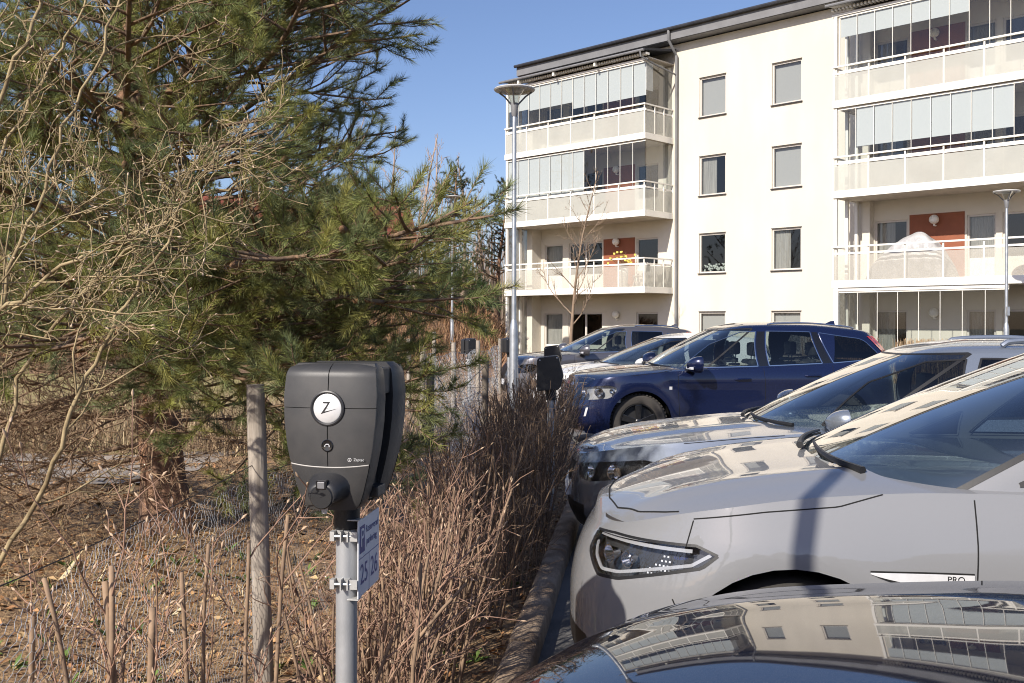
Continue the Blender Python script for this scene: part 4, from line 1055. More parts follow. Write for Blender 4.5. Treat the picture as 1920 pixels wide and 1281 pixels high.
        b = MB(); b.add(V, [(i_ * n + j_, i_ * n + (j_ + 1) % n, (i_ + 1) * n + (j_ + 1) % n, (i_ + 1) * n + j_) for i_ in range(rows - 1) for j_ in range(n)] + [tuple(range(n))[::-1]])
        b.build('mirror_cap', sp.get('mirror_mat', P_), o, smooth=True, fix=False)
        MB().box(-.034, -.0315, .03, .23, -.06, .065).build('mirror_glass', M_chrome, o, bevel=.001)
        b = MB(); b.add([(-.02, -.05, -.10), (.07, -.05, -.10), (.07, .07, -.06), (-.02, .07, -.06), (-.02, -.05, -.04), (.07, -.05, -.04), (.07, .07, -.03), (-.02, .07, -.03)], [(3, 2, 1, 0), (4, 5, 6, 7), (0, 1, 5, 4), (1, 2, 6, 5), (2, 3, 7, 6), (3, 0, 4, 7)])
        b.build('mirror_foot', M_black, o, bevel=.008)
        if sp.get('indicator'): MB().box(.062, .085, .05, .225, -.045, -.02).build('indicator', M_lens if False else M_silver, o, bevel=.004)
    # ---- handles
    for (hx, hz) in sp.get('handles', []):
        for sg_ in (1, -1):
            p = low(np.array([sx(hx)]), np.array([hz]))[0]; pr = t
            g = MB(); g.tube([(hx + .11, p[1] * sg_ - sg_ * .004, hz), (hx + .085, p[1] * sg_ + sg_ * .022, hz + .004), (hx - .085, p[1] * sg_ + sg_ * .022, hz + .006), (hx - .11, p[1] * sg_ - sg_ * .004, hz + .006)], [.014, .014, .014, .014], 8)
            g.build('door_handle', P_, t, smooth=True)
    # ---- wipers
    for (y0_, y1_, ln) in sp.get('wipers', ((.62, .02, .6), (-.05, -.55, .5))):
        pts = []; g = MB()
        for u_ in np.linspace(0, 1, 7):
            a_ = abs(y0_ + (y1_ - y0_) * u_); sg_ = 1 if (y0_ + (y1_ - y0_) * u_) >= 0 else -1
            aa_ = np.linspace(0, kb[1], 60); yy = gmap(aa_, np.full(60, .06))[:, 1]; ai = float(np.interp(a_, yy, aa_))
            p = gmap(np.array([ai]), np.array([.03 + .05 * u_]))[0]; pts.append((p[0] + .02, p[1] * sg_, p[2] + .022))
        g.tube(pts, [.016, .014, .012, .010, .009, .008, .006], 6); wo = g.build('wiper', M_black, t, smooth=True)
        MB().tube([(p[0] - .004, p[1], p[2] - .014) for p in pts[2:]], .006, 6).build('wiper_blade', M_rubber, wo, smooth=True)
    if sp.get('rails'):
        for sg_ in (1, -1):
            aa_ = np.linspace(kb[1] * 1.06, kb[2] * .99, 26); p = gmap(aa_, np.ones(26)); rz = sp.get('rail_h', .035)
            hh = np.sin(np.linspace(0, math.pi, 26)) ** .25 * rz
            MB().tube([(q2[0], (q2[1] - .035) * sg_, q2[2] + h_ + .012) for q2, h_ in zip(p, hh)], sp.get('rail_r', .016), 8).build('roof_rail', sp.get('rail_mat', M_chrome), t, smooth=True)
    if sp.get('fin'):
        x_ = sp['fin']; z_ = float(ztop(x_)) + cr - .004
        b = MB(); b.add([(x_ + .09, -.012, z_), (x_ + .09, .012, z_), (x_ - .1, .035, z_), (x_ - .1, -.035, z_), (x_ - .045, -.006, z_ + .06), (x_ - .045, .006, z_ + .06), (x_ - .1, .008, z_ + .065), (x_ - .1, -.008, z_ + .065)], [(3, 2, 1, 0), (4, 5, 6, 7), (0, 1, 5, 4), (1, 2, 6, 5), (2, 3, 7, 6), (3, 0, 4, 7)])
        b.build('roof_fin', P_, t, bevel=.004)
    sp['_f'] = dict(low=low, sx=sx, gmap=gmap, gxz=gxz, O=O, ribbon=ribbon, lmap=lmap, half=half, deck_z=deck_z, gm=gmap)
    return t

BODY = dict(side=[(.15, .075), (.28, .03), (.42, .012), (.55, .012), (.70, .0), (.84, .005), (.95, .028), (1.10, .075), (1.3, .1)],
            front=[(.15, .13), (.25, .05), (.38, .0), (.55, .005), (.66, .03), (.76, .07), (.85, .13), (.92, .20), (1.0, .30), (1.1, .4)],
            rear=[(.15, .12), (.3, .03), (.5, .0), (.7, .02), (.9, .05), (1.1, .10), (1.3, .15)])

# ---------- grey electric crossover
P_grey = paint('pale grey paint', (.205, .208, .216), 0, .6)
P_grey.node_tree.nodes['Principled BSDF'].inputs['Specular IOR Level'].default_value = .15; P_grey.node_tree.nodes['Principled BSDF'].inputs['Coat IOR'].default_value = 1.6
id_sp = dict(BODY, name='electric_crossover', W=1.85, xf=.86, xr=-3.72, wb=2.77, wr=.375, arch=.43, paint=P_grey, clf=.80, nf=2.7, ncol=190, rim=.255, clad=.0,
    shoulder=[(.9, .82), (.65, .90), (.3, .985), (-.1, 1.045), (-.5, 1.07), (-1.2, 1.075), (-2.5, 1.09), (-3.3, 1.10), (-3.8, 1.05)],
    centre=[(.9, .82), (.66, .935), (.45, 1.0), (.1, 1.07), (-.3, 1.115), (-.8, 1.13), (-3, 1.10), (-3.8, 1.05)], hood_pow=3.2,
    ridge=[(.012, .55, .07)],
    front=[(.15, .11), (.25, .04), (.40, .0), (.55, .0), (.66, .015), (.76, .05), (.85, .11), (.92, .18), (1.1, .4)],
    glass_x=(-.12, -3.62), glass_w=.845, roof_x=(-1.22, -3.35), roof_w=.63, gclf=.58, gnf=2.5, bow=.03, screen_edge=.86, screen_top=.88,
    belt=[(0, 1.095), (-.5, 1.06), (-1.2, 1.06), (-3, 1.08), (-3.8, 1.08)], roof=[(-1.0, 1.53), (-1.5, 1.58), (-2.3, 1.585), (-3.5, 1.48)],
    windows=[('win', [(-1.05, 1.11), (-1.98, 1.12), (-2.0, 1.50), (-1.62, 1.48), (-1.3, 1.34)]), ('windark', [(-2.08, 1.12), (-2.9, 1.14), (-2.88, 1.47), (-2.1, 1.50)]), ('trimtri', [(-.76, 1.10), (-.99, 1.105), (-1.0, 1.22)])],
    trim=(.016, M_clad), mirror=(-1.05, .90, 1.13), mirror_mat=P_grey, seats=(-1.6, -2.45), screen=(.02, .93),
    cuts=[], flare=[(0, .37, .47, .018), (-2.77, .37, .47, .018)])
O_ = Outline(.86, -3.72, .925, .80, 2.7, .55, 3.2)
def s_at_y(O, y):           # arc position on the nose where the outline is y wide
    m = O.P[:, 0] > O.P[:, 0].max() - .8; k = np.argmax(O.P[m][:, 1]); return float(np.interp(y, O.P[m][:k + 1, 1], O.s[m][:k + 1]))
_a, _b = s_at_y(O_, .50), O_.s_of_x(.26)
id_sp['cuts'] = [('headlamp', round_poly([(_a, .83), (_a + .02, .755), (_a + .17, .685), (_a + .30, .695), (_b - .06, .785), (_b, .835), (_b - .08, .86)], [.01, .02, .05, .05, .05, .02, .03])),
                 ('intake', [(0 - .01, .26), (.62, .26), (.70, .36), (.60, .44), (-.01, .46)])]
id_sp['gaps'] = [[(-.60, 1.05), (-.60, .9), (-.585, .60), (-.56, .36)], [(.36, .945), (.38, .855)], [(.42, .67), (.34, .5)], [(.36, .95), (.1, .99), (-.15, 1.015), (-.30, 1.06)], [(-1.72, 1.0), (-1.74, .4)]]
id_sp['hood_gaps'] = [[(.70, 0), (.685, .25), (.64, .45), (.55, .62), (.45, .735), (.40, .78)]]
# ---------- navy estate SUV
P_navy = paint('navy metallic paint', (.007, .013, .052), .35, .26)
xc_sp = dict(BODY, name='estate_suv', W=1.89, xf=.88, xr=-3.76, wb=2.77, wr=.37, arch=.415, paint=P_navy, clf=.72, nf=2.9, rim=.24, rim_mat=M_rimb, tyre=M_tyred, tread=True, steer=-8,
    shoulder=[(.9, .86), (.6, .93), (.2, .985), (-.3, 1.03), (-.6, 1.045), (-1.6, 1.075), (-2.6, 1.12), (-3.3, 1.18), (-3.8, 1.1)],
    side=[(.15, .075), (.30, .03), (.45, .02), (.62, .018), (.80, .010), (.92, .0), (1.0, .012), (1.12, .06), (1.3, .1)],
    centre=[(.9, .86), (.7, .96), (.4, 1.02), (0, 1.07), (-.4, 1.10), (-1, 1.12), (-3.2, 1.16), (-3.8, 1.1)], hood_pow=3.5,
    glass_x=(-.30, -3.70), glass_w=.875, roof_x=(-1.35, -3.42), roof_w=.64, gclf=.85, bow=.03, tclr=.3,
    belt=[(0, 1.09), (-.6, 1.035), (-1.6, 1.065), (-2.6, 1.105), (-3.8, 1.17)], roof=[(-1.1, 1.57), (-1.6, 1.635), (-2.3, 1.645), (-3.0, 1.60), (-3.5, 1.54)],
    windows=[('win', [(-.62, 1.085), (-1.62, 1.10), (-1.66, 1.56), (-1.45, 1.55), (-1.05, 1.39)]), ('blackpillar', [(-1.64, 1.10), (-1.76, 1.105), (-1.78, 1.56), (-1.68, 1.56)]), ('win', [(-1.78, 1.105), (-2.52, 1.135), (-2.42, 1.555), (-1.8, 1.565)]), ('blackpillar2', [(-2.54, 1.135), (-2.66, 1.14), (-2.52, 1.55), (-2.44, 1.555)]), ('windark', round_poly([(-2.68, 1.14), (-3.24, 1.185), (-3.36, 1.25), (-3.16, 1.46), (-2.54, 1.545)], [.01, .08, .05, .08, .01]))],
    trim=(.011, M_chrome), mirror=(-.70, .92, 1.13), indicator=True, mirror_scale=1.3, handles=[(-1.38, .93), (-2.36, .97)], seats=(-1.50, -2.35), seat_top=1.22, screen=(.03, .93), rails=True, rail_h=.02, rail_r=.012, fin=-3.0,
    gaps=[[(-.50, 1.04), (-.50, .80), (-.52, .5), (-.50, .33)], [(-1.68, 1.07), (-1.70, .7), (-1.66, .33)], [(-2.66, 1.11), (-2.62, .75)], [(.12, .98), (-.2, 1.015), (-.42, 1.05)]],
    flare=[(0, .37, .47, .022), (-2.77, .37, .47, .022)], hood_gaps=[])
O2 = Outline(.88, -3.76, .945, .72, 2.9, .55, 3.2)
_a, _b = s_at_y(O2, .50), O2.s_of_x(.30)
xc_sp['cuts'] = [('headlamp', round_poly([(_a, .80), (_a + .04, .68), (_a + .25, .655), (_b - .10, .69), (_b, .82), (_b - .12, .86)], [.02, .04, .05, .06, .05, .05])),
                 ('grille', [(-.01, .52), (.30, .54), (.36, .66), (.37, .83), (-.01, .83)]), ('intake', [(-.01, .27), (.62, .27), (.66, .36), (.55, .46), (-.01, .46)]),
                 ('fog', [(_a + .30, .56), (_a + .335, .565), (_a + .30, .45), (_a + .265, .445)]), ('lip', [(-.01, .17), (.75, .17), (.75, .25), (-.01, .25)])]
xc_sp['side_cuts'] = [('badge', [(-.38, .80), (-.42, .80), (-.42, .84), (-.38, .84)])]
# ---------- silver car
P_silver = paint('silver metallic paint', (.23, .26, .31), .5, .26)
si_sp = dict(BODY, name='silver_car', W=1.80, xf=1.0, xr=-3.50, wb=2.65, wr=.34, arch=.38, paint=P_silver, clf=.80, nf=2.4, rim_mat=M_rims, rim=.22, clad=.05,
    shoulder=[(1.05, .70), (.75, .79), (.3, .865), (-.3, .925), (-.6, .945), (-1.6, 1.02), (-2.6, 1.06), (-3.6, 1.04)],
    centre=[(1.05, .70), (.8, .80), (.5, .865), (0, .93), (-.4, .97), (-1, 1.0), (-3.6, 1.04)], hood_pow=2.6, ridge=[(.018, .42, .09)],
    glass_x=(-.28, -3.45), glass_w=.825, roof_x=(-1.42, -3.15), roof_w=.60, gclf=.9, gnf=2.4,
    belt=[(0, .955), (-.6, .935), (-1.6, .97), (-3.6, 1.05)], roof=[(-1.1, 1.44), (-1.6, 1.495), (-2.3, 1.505), (-3.4, 1.41)],
    windows=[('win', [(-.72, .985), (-1.62, 1.01), (-1.66, 1.425), (-1.42, 1.405), (-1.06, 1.265)]), ('windark', [(-1.72, 1.05), (-2.5, 1.07), (-2.4, 1.42), (-1.75, 1.43)]), ('windark', [(-2.56, 1.07), (-3.0, 1.12), (-2.9, 1.35), (-2.5, 1.41)])],
    trim=(.014, M_black), mirror=(-.78, .87, 1.03), handles=[(-1.4, .90), (-2.3, .93)], seats=(-1.45, -2.25), screen=(.03, .93), rails=True, rail_h=.04, rail_mat=P_silver, rail_r=.02,
    gaps=[[(-.55, .93), (-.55, .4)], [(-1.66, .96), (-1.68, .36)], [(.2, .87), (-.2, .91), (-.45, .93)]], flare=[(0, .34, .44, .02), (-2.65, .34, .44, .02)])
O3 = Outline(1.0, -3.50, .90, .80, 2.4, .55, 3.2)
_a, _b = s_at_y(O3, .46), O3.s_of_x(.36)
si_sp['cuts'] = [('headlamp', round_poly([(_a, .675), (_a + .04, .58), (_a + .2, .57), (_b - .06, .645), (_b, .74), (_b - .1, .755)], [.02, .04, .05, .05, .03, .05])), ('grille', [(-.01, .47), (.26, .48), (.34, .59), (.40, .675), (-.01, .675)]),
                 ('intake', [(-.01, .24), (.60, .24), (.60, .40), (-.01, .42)]), ('lip', [(-.01, .17), (.8, .17), (.8, .235), (-.01, .235)])]
# ---------- white hatchback
P_white = paint('white paint', (.70, .69, .67), 0, .3)
wh_sp = dict(si_sp, name='white_hatchback', ncol=90, paint=P_white, W=1.78, xf=.86, clf=.8, xr=-3.40, rails=False, clad=0, pillar=P_white, rim=.21,
    roof=[(-1.1, 1.40), (-1.6, 1.455), (-2.3, 1.46), (-3.4, 1.36)], shoulder=[(.9, .74), (.6, .82), (.2, .885), (-.3, .935), (-.6, .95), (-1.6, .97), (-2.6, 1.0), (-3.6, 1.0)],
    centre=[(.9, .74), (.66, .84), (.4, .905), (0, .965), (-.4, 1.0), (-1, 1.01), (-3.6, 1.0)], belt=[(0, .985), (-.6, .94), (-1.6, .96), (-3.6, 1.01)],
    windows=[('win', [(-.74, .985), (-1.62, 1.0), (-1.66, 1.385), (-1.42, 1.365), (-1.06, 1.22)]), ('windark', [(-1.72, 1.0), (-2.5, 1.02), (-2.4, 1.38), (-1.75, 1.39)])], mirror=(-.80, .86, 1.02), handles=[(-1.4, .86), (-2.3, .88)],
    glass_x=(-.25, -3.35))
wh_sp['cuts'] = [('headlamp', round_poly([(_a, .70), (_a + .04, .60), (_a + .2, .59), (_b - .06, .66), (_b, .75), (_b - .1, .765)], [.02, .04, .05, .05, .03, .05])), ('grille', [(-.01, .50), (.26, .51), (.34, .6), (.40, .70), (-.01, .70)]), ('intake', [(-.01, .22), (.60, .22), (.60, .36), (-.01, .38)])]
# ---------- far grey SUV
P_dgrey = paint('graphite metallic paint', (.115, .112, .125), .55, .32)
gs_sp = dict(xc_sp, name='graphite_suv', ncol=90, paint=P_dgrey, W=1.82, xf=.85, xr=-3.45, wb=2.65, tyre=M_tyre, tread=False, steer=0, rim_mat=M_rims, rails=True, rail_mat=M_chrome, rim=.235, side_cuts=[],
    roof=[(-1.1, 1.53), (-1.6, 1.595), (-2.3, 1.60), (-3.0, 1.54), (-3.5, 1.47)], glass_x=(-.30, -3.40), roof_x=(-1.35, -3.12), glass_w=.84, roof_w=.61, fin=-2.85,
    windows=[('win', [(-.64, 1.085), (-1.62, 1.10), (-1.66, 1.51), (-1.45, 1.50), (-1.05, 1.34)]), ('windark', [(-1.74, 1.105), (-2.46, 1.135), (-2.40, 1.50), (-1.77, 1.515)]), ('windark', [(-2.54, 1.145), (-2.86, 1.20), (-2.7, 1.42), (-2.5, 1.47)])],
    flare=[(0, .37, .47, .02), (-2.65, .37, .47, .02)], handles=[(-1.38, .93), (-2.3, .97)])
# ---------- near dark blue car
P_dark = paint('deep blue black paint', (.003, .004, .012), 0, .6)
P_dark.node_tree.nodes['Principled BSDF'].inputs['Coat IOR'].default_value = 2.0; P_dark.node_tree.nodes['Principled BSDF'].inputs['Specular IOR Level'].default_value = .1
fg_sp = dict(si_sp, name='dark_blue_car', paint=P_dark, W=1.84, xf=.88, xr=-3.70, wb=2.75, rails=False, clad=0, hood_pow=3.0, ridge=[(.006, .62, .05)], clf=.85, nf=2.3,
    shoulder=[(.9, .76), (.65, .855), (.3, .935), (-.1, .985), (-.6, 1.015), (-1.6, 1.03), (-2.6, 1.04), (-3.8, 1.0)], centre=[(.9, .76), (.68, .895), (.45, .955), (.1, 1.015), (-.3, 1.045), (-.8, 1.065), (-3.8, 1.0)],
    belt=[(0, 1.05), (-.6, 1.03), (-1.6, 1.02), (-3.8, 1.03)], roof=[(-1.1, 1.42), (-1.6, 1.47), (-2.4, 1.47), (-3.6, 1.36)], glass_x=(-.85, -3.6), roof_x=(-1.75, -3.2),
    windows=[('win', [(-1.3, 1.07), (-2.0, 1.07), (-2.02, 1.40), (-1.85, 1.38), (-1.5, 1.24)]), ('windark', [(-2.08, 1.07), (-2.7, 1.08), (-2.6, 1.40), (-2.1, 1.41)])], mirror=(-1.35, .90, 1.08), seats=(-1.9, -2.6), flare=[], ncol=190)
O4 = Outline(.88, -3.70, .92, .85, 2.3, .55, 3.2); _a, _b = s_at_y(O4, .46), O4.s_of_x(.22)
fg_sp['cuts'] = [('headlamp', round_poly([(_a, .69), (_a + .04, .60), (_a + .2, .59), (_b - .06, .66), (_b, .76), (_b - .1, .77)], [.02, .04, .05, .05, .03, .05])), ('grille', [(-.01, .44), (.30, .46), (.36, .56), (.40, .69), (-.01, .69)])]

car_id = build_car(id_sp, (1.13, 4.42), 171.0, 'pale grey electric crossover with slim black headlamp and PRO fender badge')
car_xc = build_car(xc_sp, (1.55, 14.1), 188.0, 'navy blue estate SUV with chrome window trim and black five-spoke wheels')
car_si = build_car(si_sp, (1.42, 7.5), 174.0, 'silver car with roof rails between the pale grey crossover and the navy SUV')
car_wh = build_car(wh_sp, (1.18, 17.4), 188.0, 'white hatchback parked behind the navy SUV')
car_gs = build_car(gs_sp, (.62, 21.2), 189.0, 'graphite grey SUV parked nearest the apartment balconies')
car_fg = build_car(fg_sp, (.60, 1.74), 172.0, 'dark blue-black car whose glossy bonnet mirrors the apartment block')

# headlamp inner units and small details
def lamp_innards(t, sp, a0, a1, z0_, z1_, rings, bowl=None):
    f = sp['_f']
    for sg_ in (1, -1):
        pts = f['low'](np.linspace(a0, a1, 14), np.full(14, (z0_ + z1_) / 2)); n = f['O'].nrm(np.linspace(a0, a1, 14))
        b = MB(); k = 14
        bk = [(p[0] - n_[0] * .07, (p[1] - n_[1] * .07) * sg_, z) for z in (z0_ - .03, z1_ + .03) for p, n_ in zip(pts, n)]
        b.add(bk, [(i, i + 1, k + i + 1, k + i) for i in range(k - 1)]); hb = b.build('headlamp_bowl', bowl or mat('lamp bowl', (.10, .10, .105), .3, .5), t, smooth=True)
        for (u, z, r_) in rings:
            p = f['low'](np.array([a0 + (a1 - a0) * u]), np.array([z]))[0]; n_ = f['O'].nrm(np.array([a0 + (a1 - a0) * u]))[0]
            q = Vector((n_[0], n_[1] * sg_, 0)).to_track_quat('Z', 'Y').to_matrix().to_4x4(); q.translation = Vector((p[0] - n_[0] * .062, (p[1] - n_[1] * .062) * sg_, z))
            g = MB(); g.lathe([(r_, .05), (r_ * .92, .05), (r_ * .55, .008), (.001, .006)], 24); g.v = [tuple(q @ Vector(v)) for v in g.v]; g.build('reflector', M_chrome, hb, smooth=True)
def arc(sp, y): return s_at_y(sp['_f']['O'], y)
lamp_innards(car_xc, xc_sp, arc(xc_sp, .48), xc_sp['_f']['sx'](.26), .66, .85, ((.30, .745, .055), (.62, .765, .06), (.85, .78, .035)), mat('bright lamp bowl', (.62, .62, .62), .25, .5))
lamp_innards(car_si, si_sp, arc(si_sp, .44), si_sp['_f']['sx'](.34), .57, .75, ((.25, .635, .045), (.55, .65, .055), (.8, .67, .03)))
lamp_innards(car_id, id_sp, arc(id_sp, .48), id_sp['_f']['sx'](.28), .68, .86, ((.30, .77, .035), (.48, .77, .03)))
# bright light guides, lettering and badge of the pale grey crossover
f = id_sp['_f']; a0, a1 = arc(id_sp, .50), f['sx'](.26)
M_guide = mat('light guide', (.42, .42, .43), .25, .2)
bowl_shift = lambda a, z: f['low'](a, z) - np.concatenate([f['O'].nrm(a), 0 * np.asarray(a)[..., None]], -1) * .018
f['ribbon']('light_guide', [(a0 + .03, .820), (a0 + .2, .828), (a1 - .10, .838)], .013, M_guide, mp=bowl_shift, lift=.002)
f['ribbon']('light_guide', [(a0 + .03, .79), (a0 + .07, .748), (a0 + .16, .708), (a0 + .28, .718), (a1 - .10, .790), (a1 - .03, .832)], .012, M_guide, mp=bowl_shift, lift=.002)
f['ribbon']('lamp_border', [(a0 + .004, .825), (a0 + .022, .760), (a0 + .17, .690), (a0 + .30, .700), (a1 - .06, .788), (a1 - .004, .835)], .012, M_black, mp=f['lmap'], lift=.001)
f['ribbon']('lamp_border', [(a0 + .004, .832), (a0 + .2, .848), (a1 - .08, .862), (a1 - .004, .835)], .010, M_black, mp=f['lmap'], lift=.001)
g0 = a0 + (a1 - a0) * .60
for sg_ in (1, -1):
    n_ = 0; b = MB()
    for i in range(6):
        for j in range(5):
            a_ = g0 + i * .017 + (j % 2) * .008; z_ = .738 + j * .0165
            if z_ > .738 + .012 * (i + 1.6): continue
            p = bowl_shift(np.array([a_, a_ + .0075]), np.array([z_, z_ + .006])); q = bowl_shift(np.array([a_ + .0075, a_]), np.array([z_, z_ + .006]))
            P4 = [p[0], q[0], p[1], q[1]]; b.add([(v[0], v[1] * sg_, v[2]) for v in P4], [(0, 1, 2, 3)])
    stuff(b.build('reflector_grid', M_sign, car_id, fix=False))
bz0, bz1 = .665, .705
def fender_badge(sg_):
    ys = lambda x, z: float(f['low'](np.array([f['sx'](x)]), np.array([z]))[0, 1])
    def strip(nm, top, bot, m, lift):
        xs = np.linspace(-.245, -.585, 14); b = MB(); V = []
        for x in xs:
            for z in (top(x), bot(x)): V.append((x, (ys(x, z) + lift) * sg_, z))
        b.add(V, [(2 * i, 2 * i + 1, 2 * i + 3, 2 * i + 2) for i in range(13)]); return b.build(nm, m, car_id, smooth=True)
    t_ = lambda x: .716; u = lambda x: (x + .245) / -.34
    strip('badge_backing', lambda x: .8115, lambda x: .802 - .052 * min(1, u(x) * 2.2) ** .8, M_seam, .003)
    strip('badge_strip', lambda x: .806, lambda x: .801 - .030 * min(1, u(x) * 2.6) ** .8, M_silver, .0055)
    me = text_mesh('PRO', .030, .0004); me.materials.append(M_seam)
    put('badge_lettering', me, car_id, (-.525, (ys(-.525, .79) + .0068) * sg_, .789), (R(90), 0, R(180) if sg_ > 0 else 0))
for sg_ in (1, -1): fender_badge(sg_)
a_ = a0 + (a1 - a0) * .80; p = f['low'](np.array([a_]), np.array([.81]))[0]; n_ = f['O'].nrm(np.array([a_]))[0]
me = text_mesh('IQ.LIGHT', .013, .0002); me.materials.append(M_blue)
put('lamp_lettering', me, car_id, tuple(p + np.array([n_[0], n_[1], 0]) * -.012), (R(90), 0, math.atan2(n_[1], n_[0]) + R(90)))
# number plates
for t_, sp in ((car_xc, xc_sp), (car_si, si_sp), (car_wh, wh_sp), (car_gs, gs_sp)):
    zz = .47; p = sp['_f']['low'](np.array([0.0]), np.array([zz]))[0]
    MB().box(p[0] - .02, p[0] + .012, -.26, .26, zz - .055, zz + .055).build('number_plate', M_sign, t_, bevel=.003)
# chrome grille bars of the navy SUV
for k in range(6):
    zz = .56 + k * .045; a_ = np.linspace(0, .32, 9); p = xc_sp['_f']['low'](a_, np.full(9, zz))
    pts = [(q[0] + .006, -q[1], q[2]) for q in p[::-1]] + [(q[0] + .006, q[1], q[2]) for q in p[1:]]
    MB().tube(pts, .008, 6).build('grille_bar', M_chrome, car_xc, smooth=True)
# tail lamps climbing the rear pillars of the navy SUV
for t_, sp in ((car_xc, xc_sp), (car_gs, gs_sp)):
    f2 = sp['_f']
    zt = (1.20, 1.50)
    for sg_ in (1, -1):
        b = MB(); V = []; k = 12
        for u in np.linspace(0, 1, k):
            z = zt[0] + (zt[1] - zt[0]) * u; xx = sp['xr'] + .20 + .26 * u
            a_, h_ = f2['gxz'](xx + .06, z); a2, h2 = f2['gxz'](xx - .06, z)
            for (aa_, hh_) in ((a_, h_), (a2, h2)):
                p = f2['gmap'](np.array([aa_]), np.array([hh_]))[0]; V.append((p[0] - .004, (p[1] + .008) * sg_, p[2]))
        b.add(V, [(2 * i, 2 * i + 1, 2 * i + 3, 2 * i + 2) for i in range(k - 1)]); b.build('tail_lamp', M_red, t_, smooth=True)
# ================================================================== vegetation
def unit(v): v = np.asarray(v, float); return v / (np.linalg.norm(v) + 1e-12)
def perp(d, r):
    a = r.normal(size=3); a -= d * a.dot(d); return unit(a)
def grow(P, d, L, n, r, wob=.12, up=0.0, droop=0.0):
    """a wandering polyline"""
    P = np.array(P, float); d = unit(d); pts = [P.copy()]; st = L / n
    for i in range(n):
        d = unit(d + r.normal(0, wob, 3) + np.array([0, 0, up * i / n - droop]))
        P = P + d * st; pts.append(P.copy())
    return np.array(pts)
def at(pts, t):
    k = t * (len(pts) - 1); i = min(int(k), len(pts) - 2); f = k - i
    return pts[i] * (1 - f) + pts[i + 1] * f, unit(pts[i + 1] - pts[i])

def needles(sh, per, ln, wd, r, cols, spread=(.55, 1.15)):
    """needle tufts along shoots: sh = list of (P0, P1); one slim blade for each needle"""
    A = np.array([s[0] for s in sh]); B = np.array([s[1] for s in sh]); n = len(sh)
    D = B - A; Ln = np.linalg.norm(D, axis=1, keepdims=True); D = D / (Ln + 1e-9)
    u = r.random((n, per)) ** .8
    ref = np.where(np.abs(D[:, 2:3]) < .9, np.array([[0, 0, 1.]]), np.array([[1., 0, 0]]))
    S1 = np.cross(D, ref); S1 /= np.linalg.norm(S1, axis=1, keepdims=True); S2 = np.cross(D, S1)
    th = r.uniform(0, 2 * np.pi, (n, per)); an = r.uniform(*spread, (n, per)) * (1.0 - .45 * np.clip((u - .75) / .25, 0, 1))
    rad = S1[:, None] * np.cos(th)[..., None] + S2[:, None] * np.sin(th)[..., None]
    dr = D[:, None] * np.cos(an)[..., None] + rad * np.sin(an)[..., None]
    dr[..., 2] += .12; dr /= np.linalg.norm(dr, axis=-1, keepdims=True)
    l = ln * r.uniform(.75, 1.15, (n, per, 1)) * r.uniform(.85, 1.15, (n, 1, 1))
    base = A[:, None] + D[:, None] * (Ln[:, None] * u[..., None])
    sd = np.cross(dr, r.normal(size=(n, per, 3))); sd /= np.linalg.norm(sd, axis=-1, keepdims=True) + 1e-9
    mid = base + dr * l * .55 + D[:, None] * l * .05; tip = base + dr * l + D[:, None] * l * .16
    V = np.stack([base - sd * wd * .5, base + sd * wd * .5, tip], 2).reshape(-1, 3)
    F = np.arange(n * per)[:, None] * 3 + np.array([[0, 1, 2]])
    c = np.array(cols)[r.integers(0, len(cols), n)] * r.uniform(.75, 1.25, (n, 1))
    c = np.repeat(c, per, 0) * r.uniform(.8, 1.2, (n * per, 1))
    return V, F, np.repeat(c, 3, 0)

M_bark = mat('pine bark', (.33, .185, .11), .9, color2=(.13, .08, .055), vscale=9, stretch=(1, 1, .35), bump=1.0, bscale=22, bdist=.03)
M_branch = mat('pine branch bark', (.25, .16, .095), .9, color2=(.12, .08, .055), vscale=20, bump=.6, bscale=60, bdist=.01)
M_needle = mat('pine needle', attr='tint', rough=.45, spec=.25)
_nt = M_needle.node_tree; _tl = _nt.nodes.new('ShaderNodeBsdfTranslucent'); _mx = _nt.nodes.new('ShaderNodeMixShader'); _mx.inputs[0].default_value = .22
_at = [n_ for n_ in _nt.nodes if n_.type == 'ATTRIBUTE'][0]; _nt.links.new(_at.outputs['Color'], _tl.inputs['Color'])
_nt.links.new(_nt.nodes['Principled BSDF'].outputs[0], _mx.inputs[1]); _nt.links.new(_tl.outputs[0], _mx.inputs[2]); _nt.links.new(_mx.outputs[0], _nt.nodes['Material Output'].inputs['Surface'])
M_cone = mat('pine cone', (.24, .13, .065), .8, color2=(.10, .06, .035), vscale=60, bump=.8, bscale=120, bdist=.006)
r = np.random.default_rng(21)
pine = thing('pine_tree', 'large green pine with reddish trunk spreading over the wire fence', 'tree', (-.09, 0, 0))
TB = np.array([-2.55, 7.75, 0.0])
tk = np.array([TB + (0, 0, -.1), TB + (.02, 0, .05), TB + (-.02, 0, .35), TB + (-.06, 0, .9), TB + (-.12, .02, 1.6), TB + (-.2, .05, 2.6), TB + (-.32, .05, 3.6), TB + (-.42, .1, 4.8), TB + (-.4, .1, 6.2), TB + (-.38, .1, 7.6)])
tr_r = [.25, .215, .175, .155, .15, .135, .115, .095, .06, .02]
def trunk_at(z):
    return np.array([np.interp(z, tk[:, 2], tk[:, k]) for k in range(3)])
kk = np.linspace(-.1, 7.6, 60); TP = np.array([trunk_at(z) for z in kk]); TRr = np.interp(kk, tk[:, 2], tr_r) * (1 + .05 * np.sin(kk * 9) + .03 * np.sin(kk * 23))
V, F = tubes_np([(TP, TRr)], 22)
q = np.arctan2(V[:, 1] - np.repeat(TP[:, 1], 22), V[:, 0] - np.repeat(TP[:, 0], 22)); amp = .010 * (vnoise(q * 5, V[:, 2] * 9, 4) - .5) + .012 * (vnoise(q * 11, V[:, 2] * 20, 5) - .5)
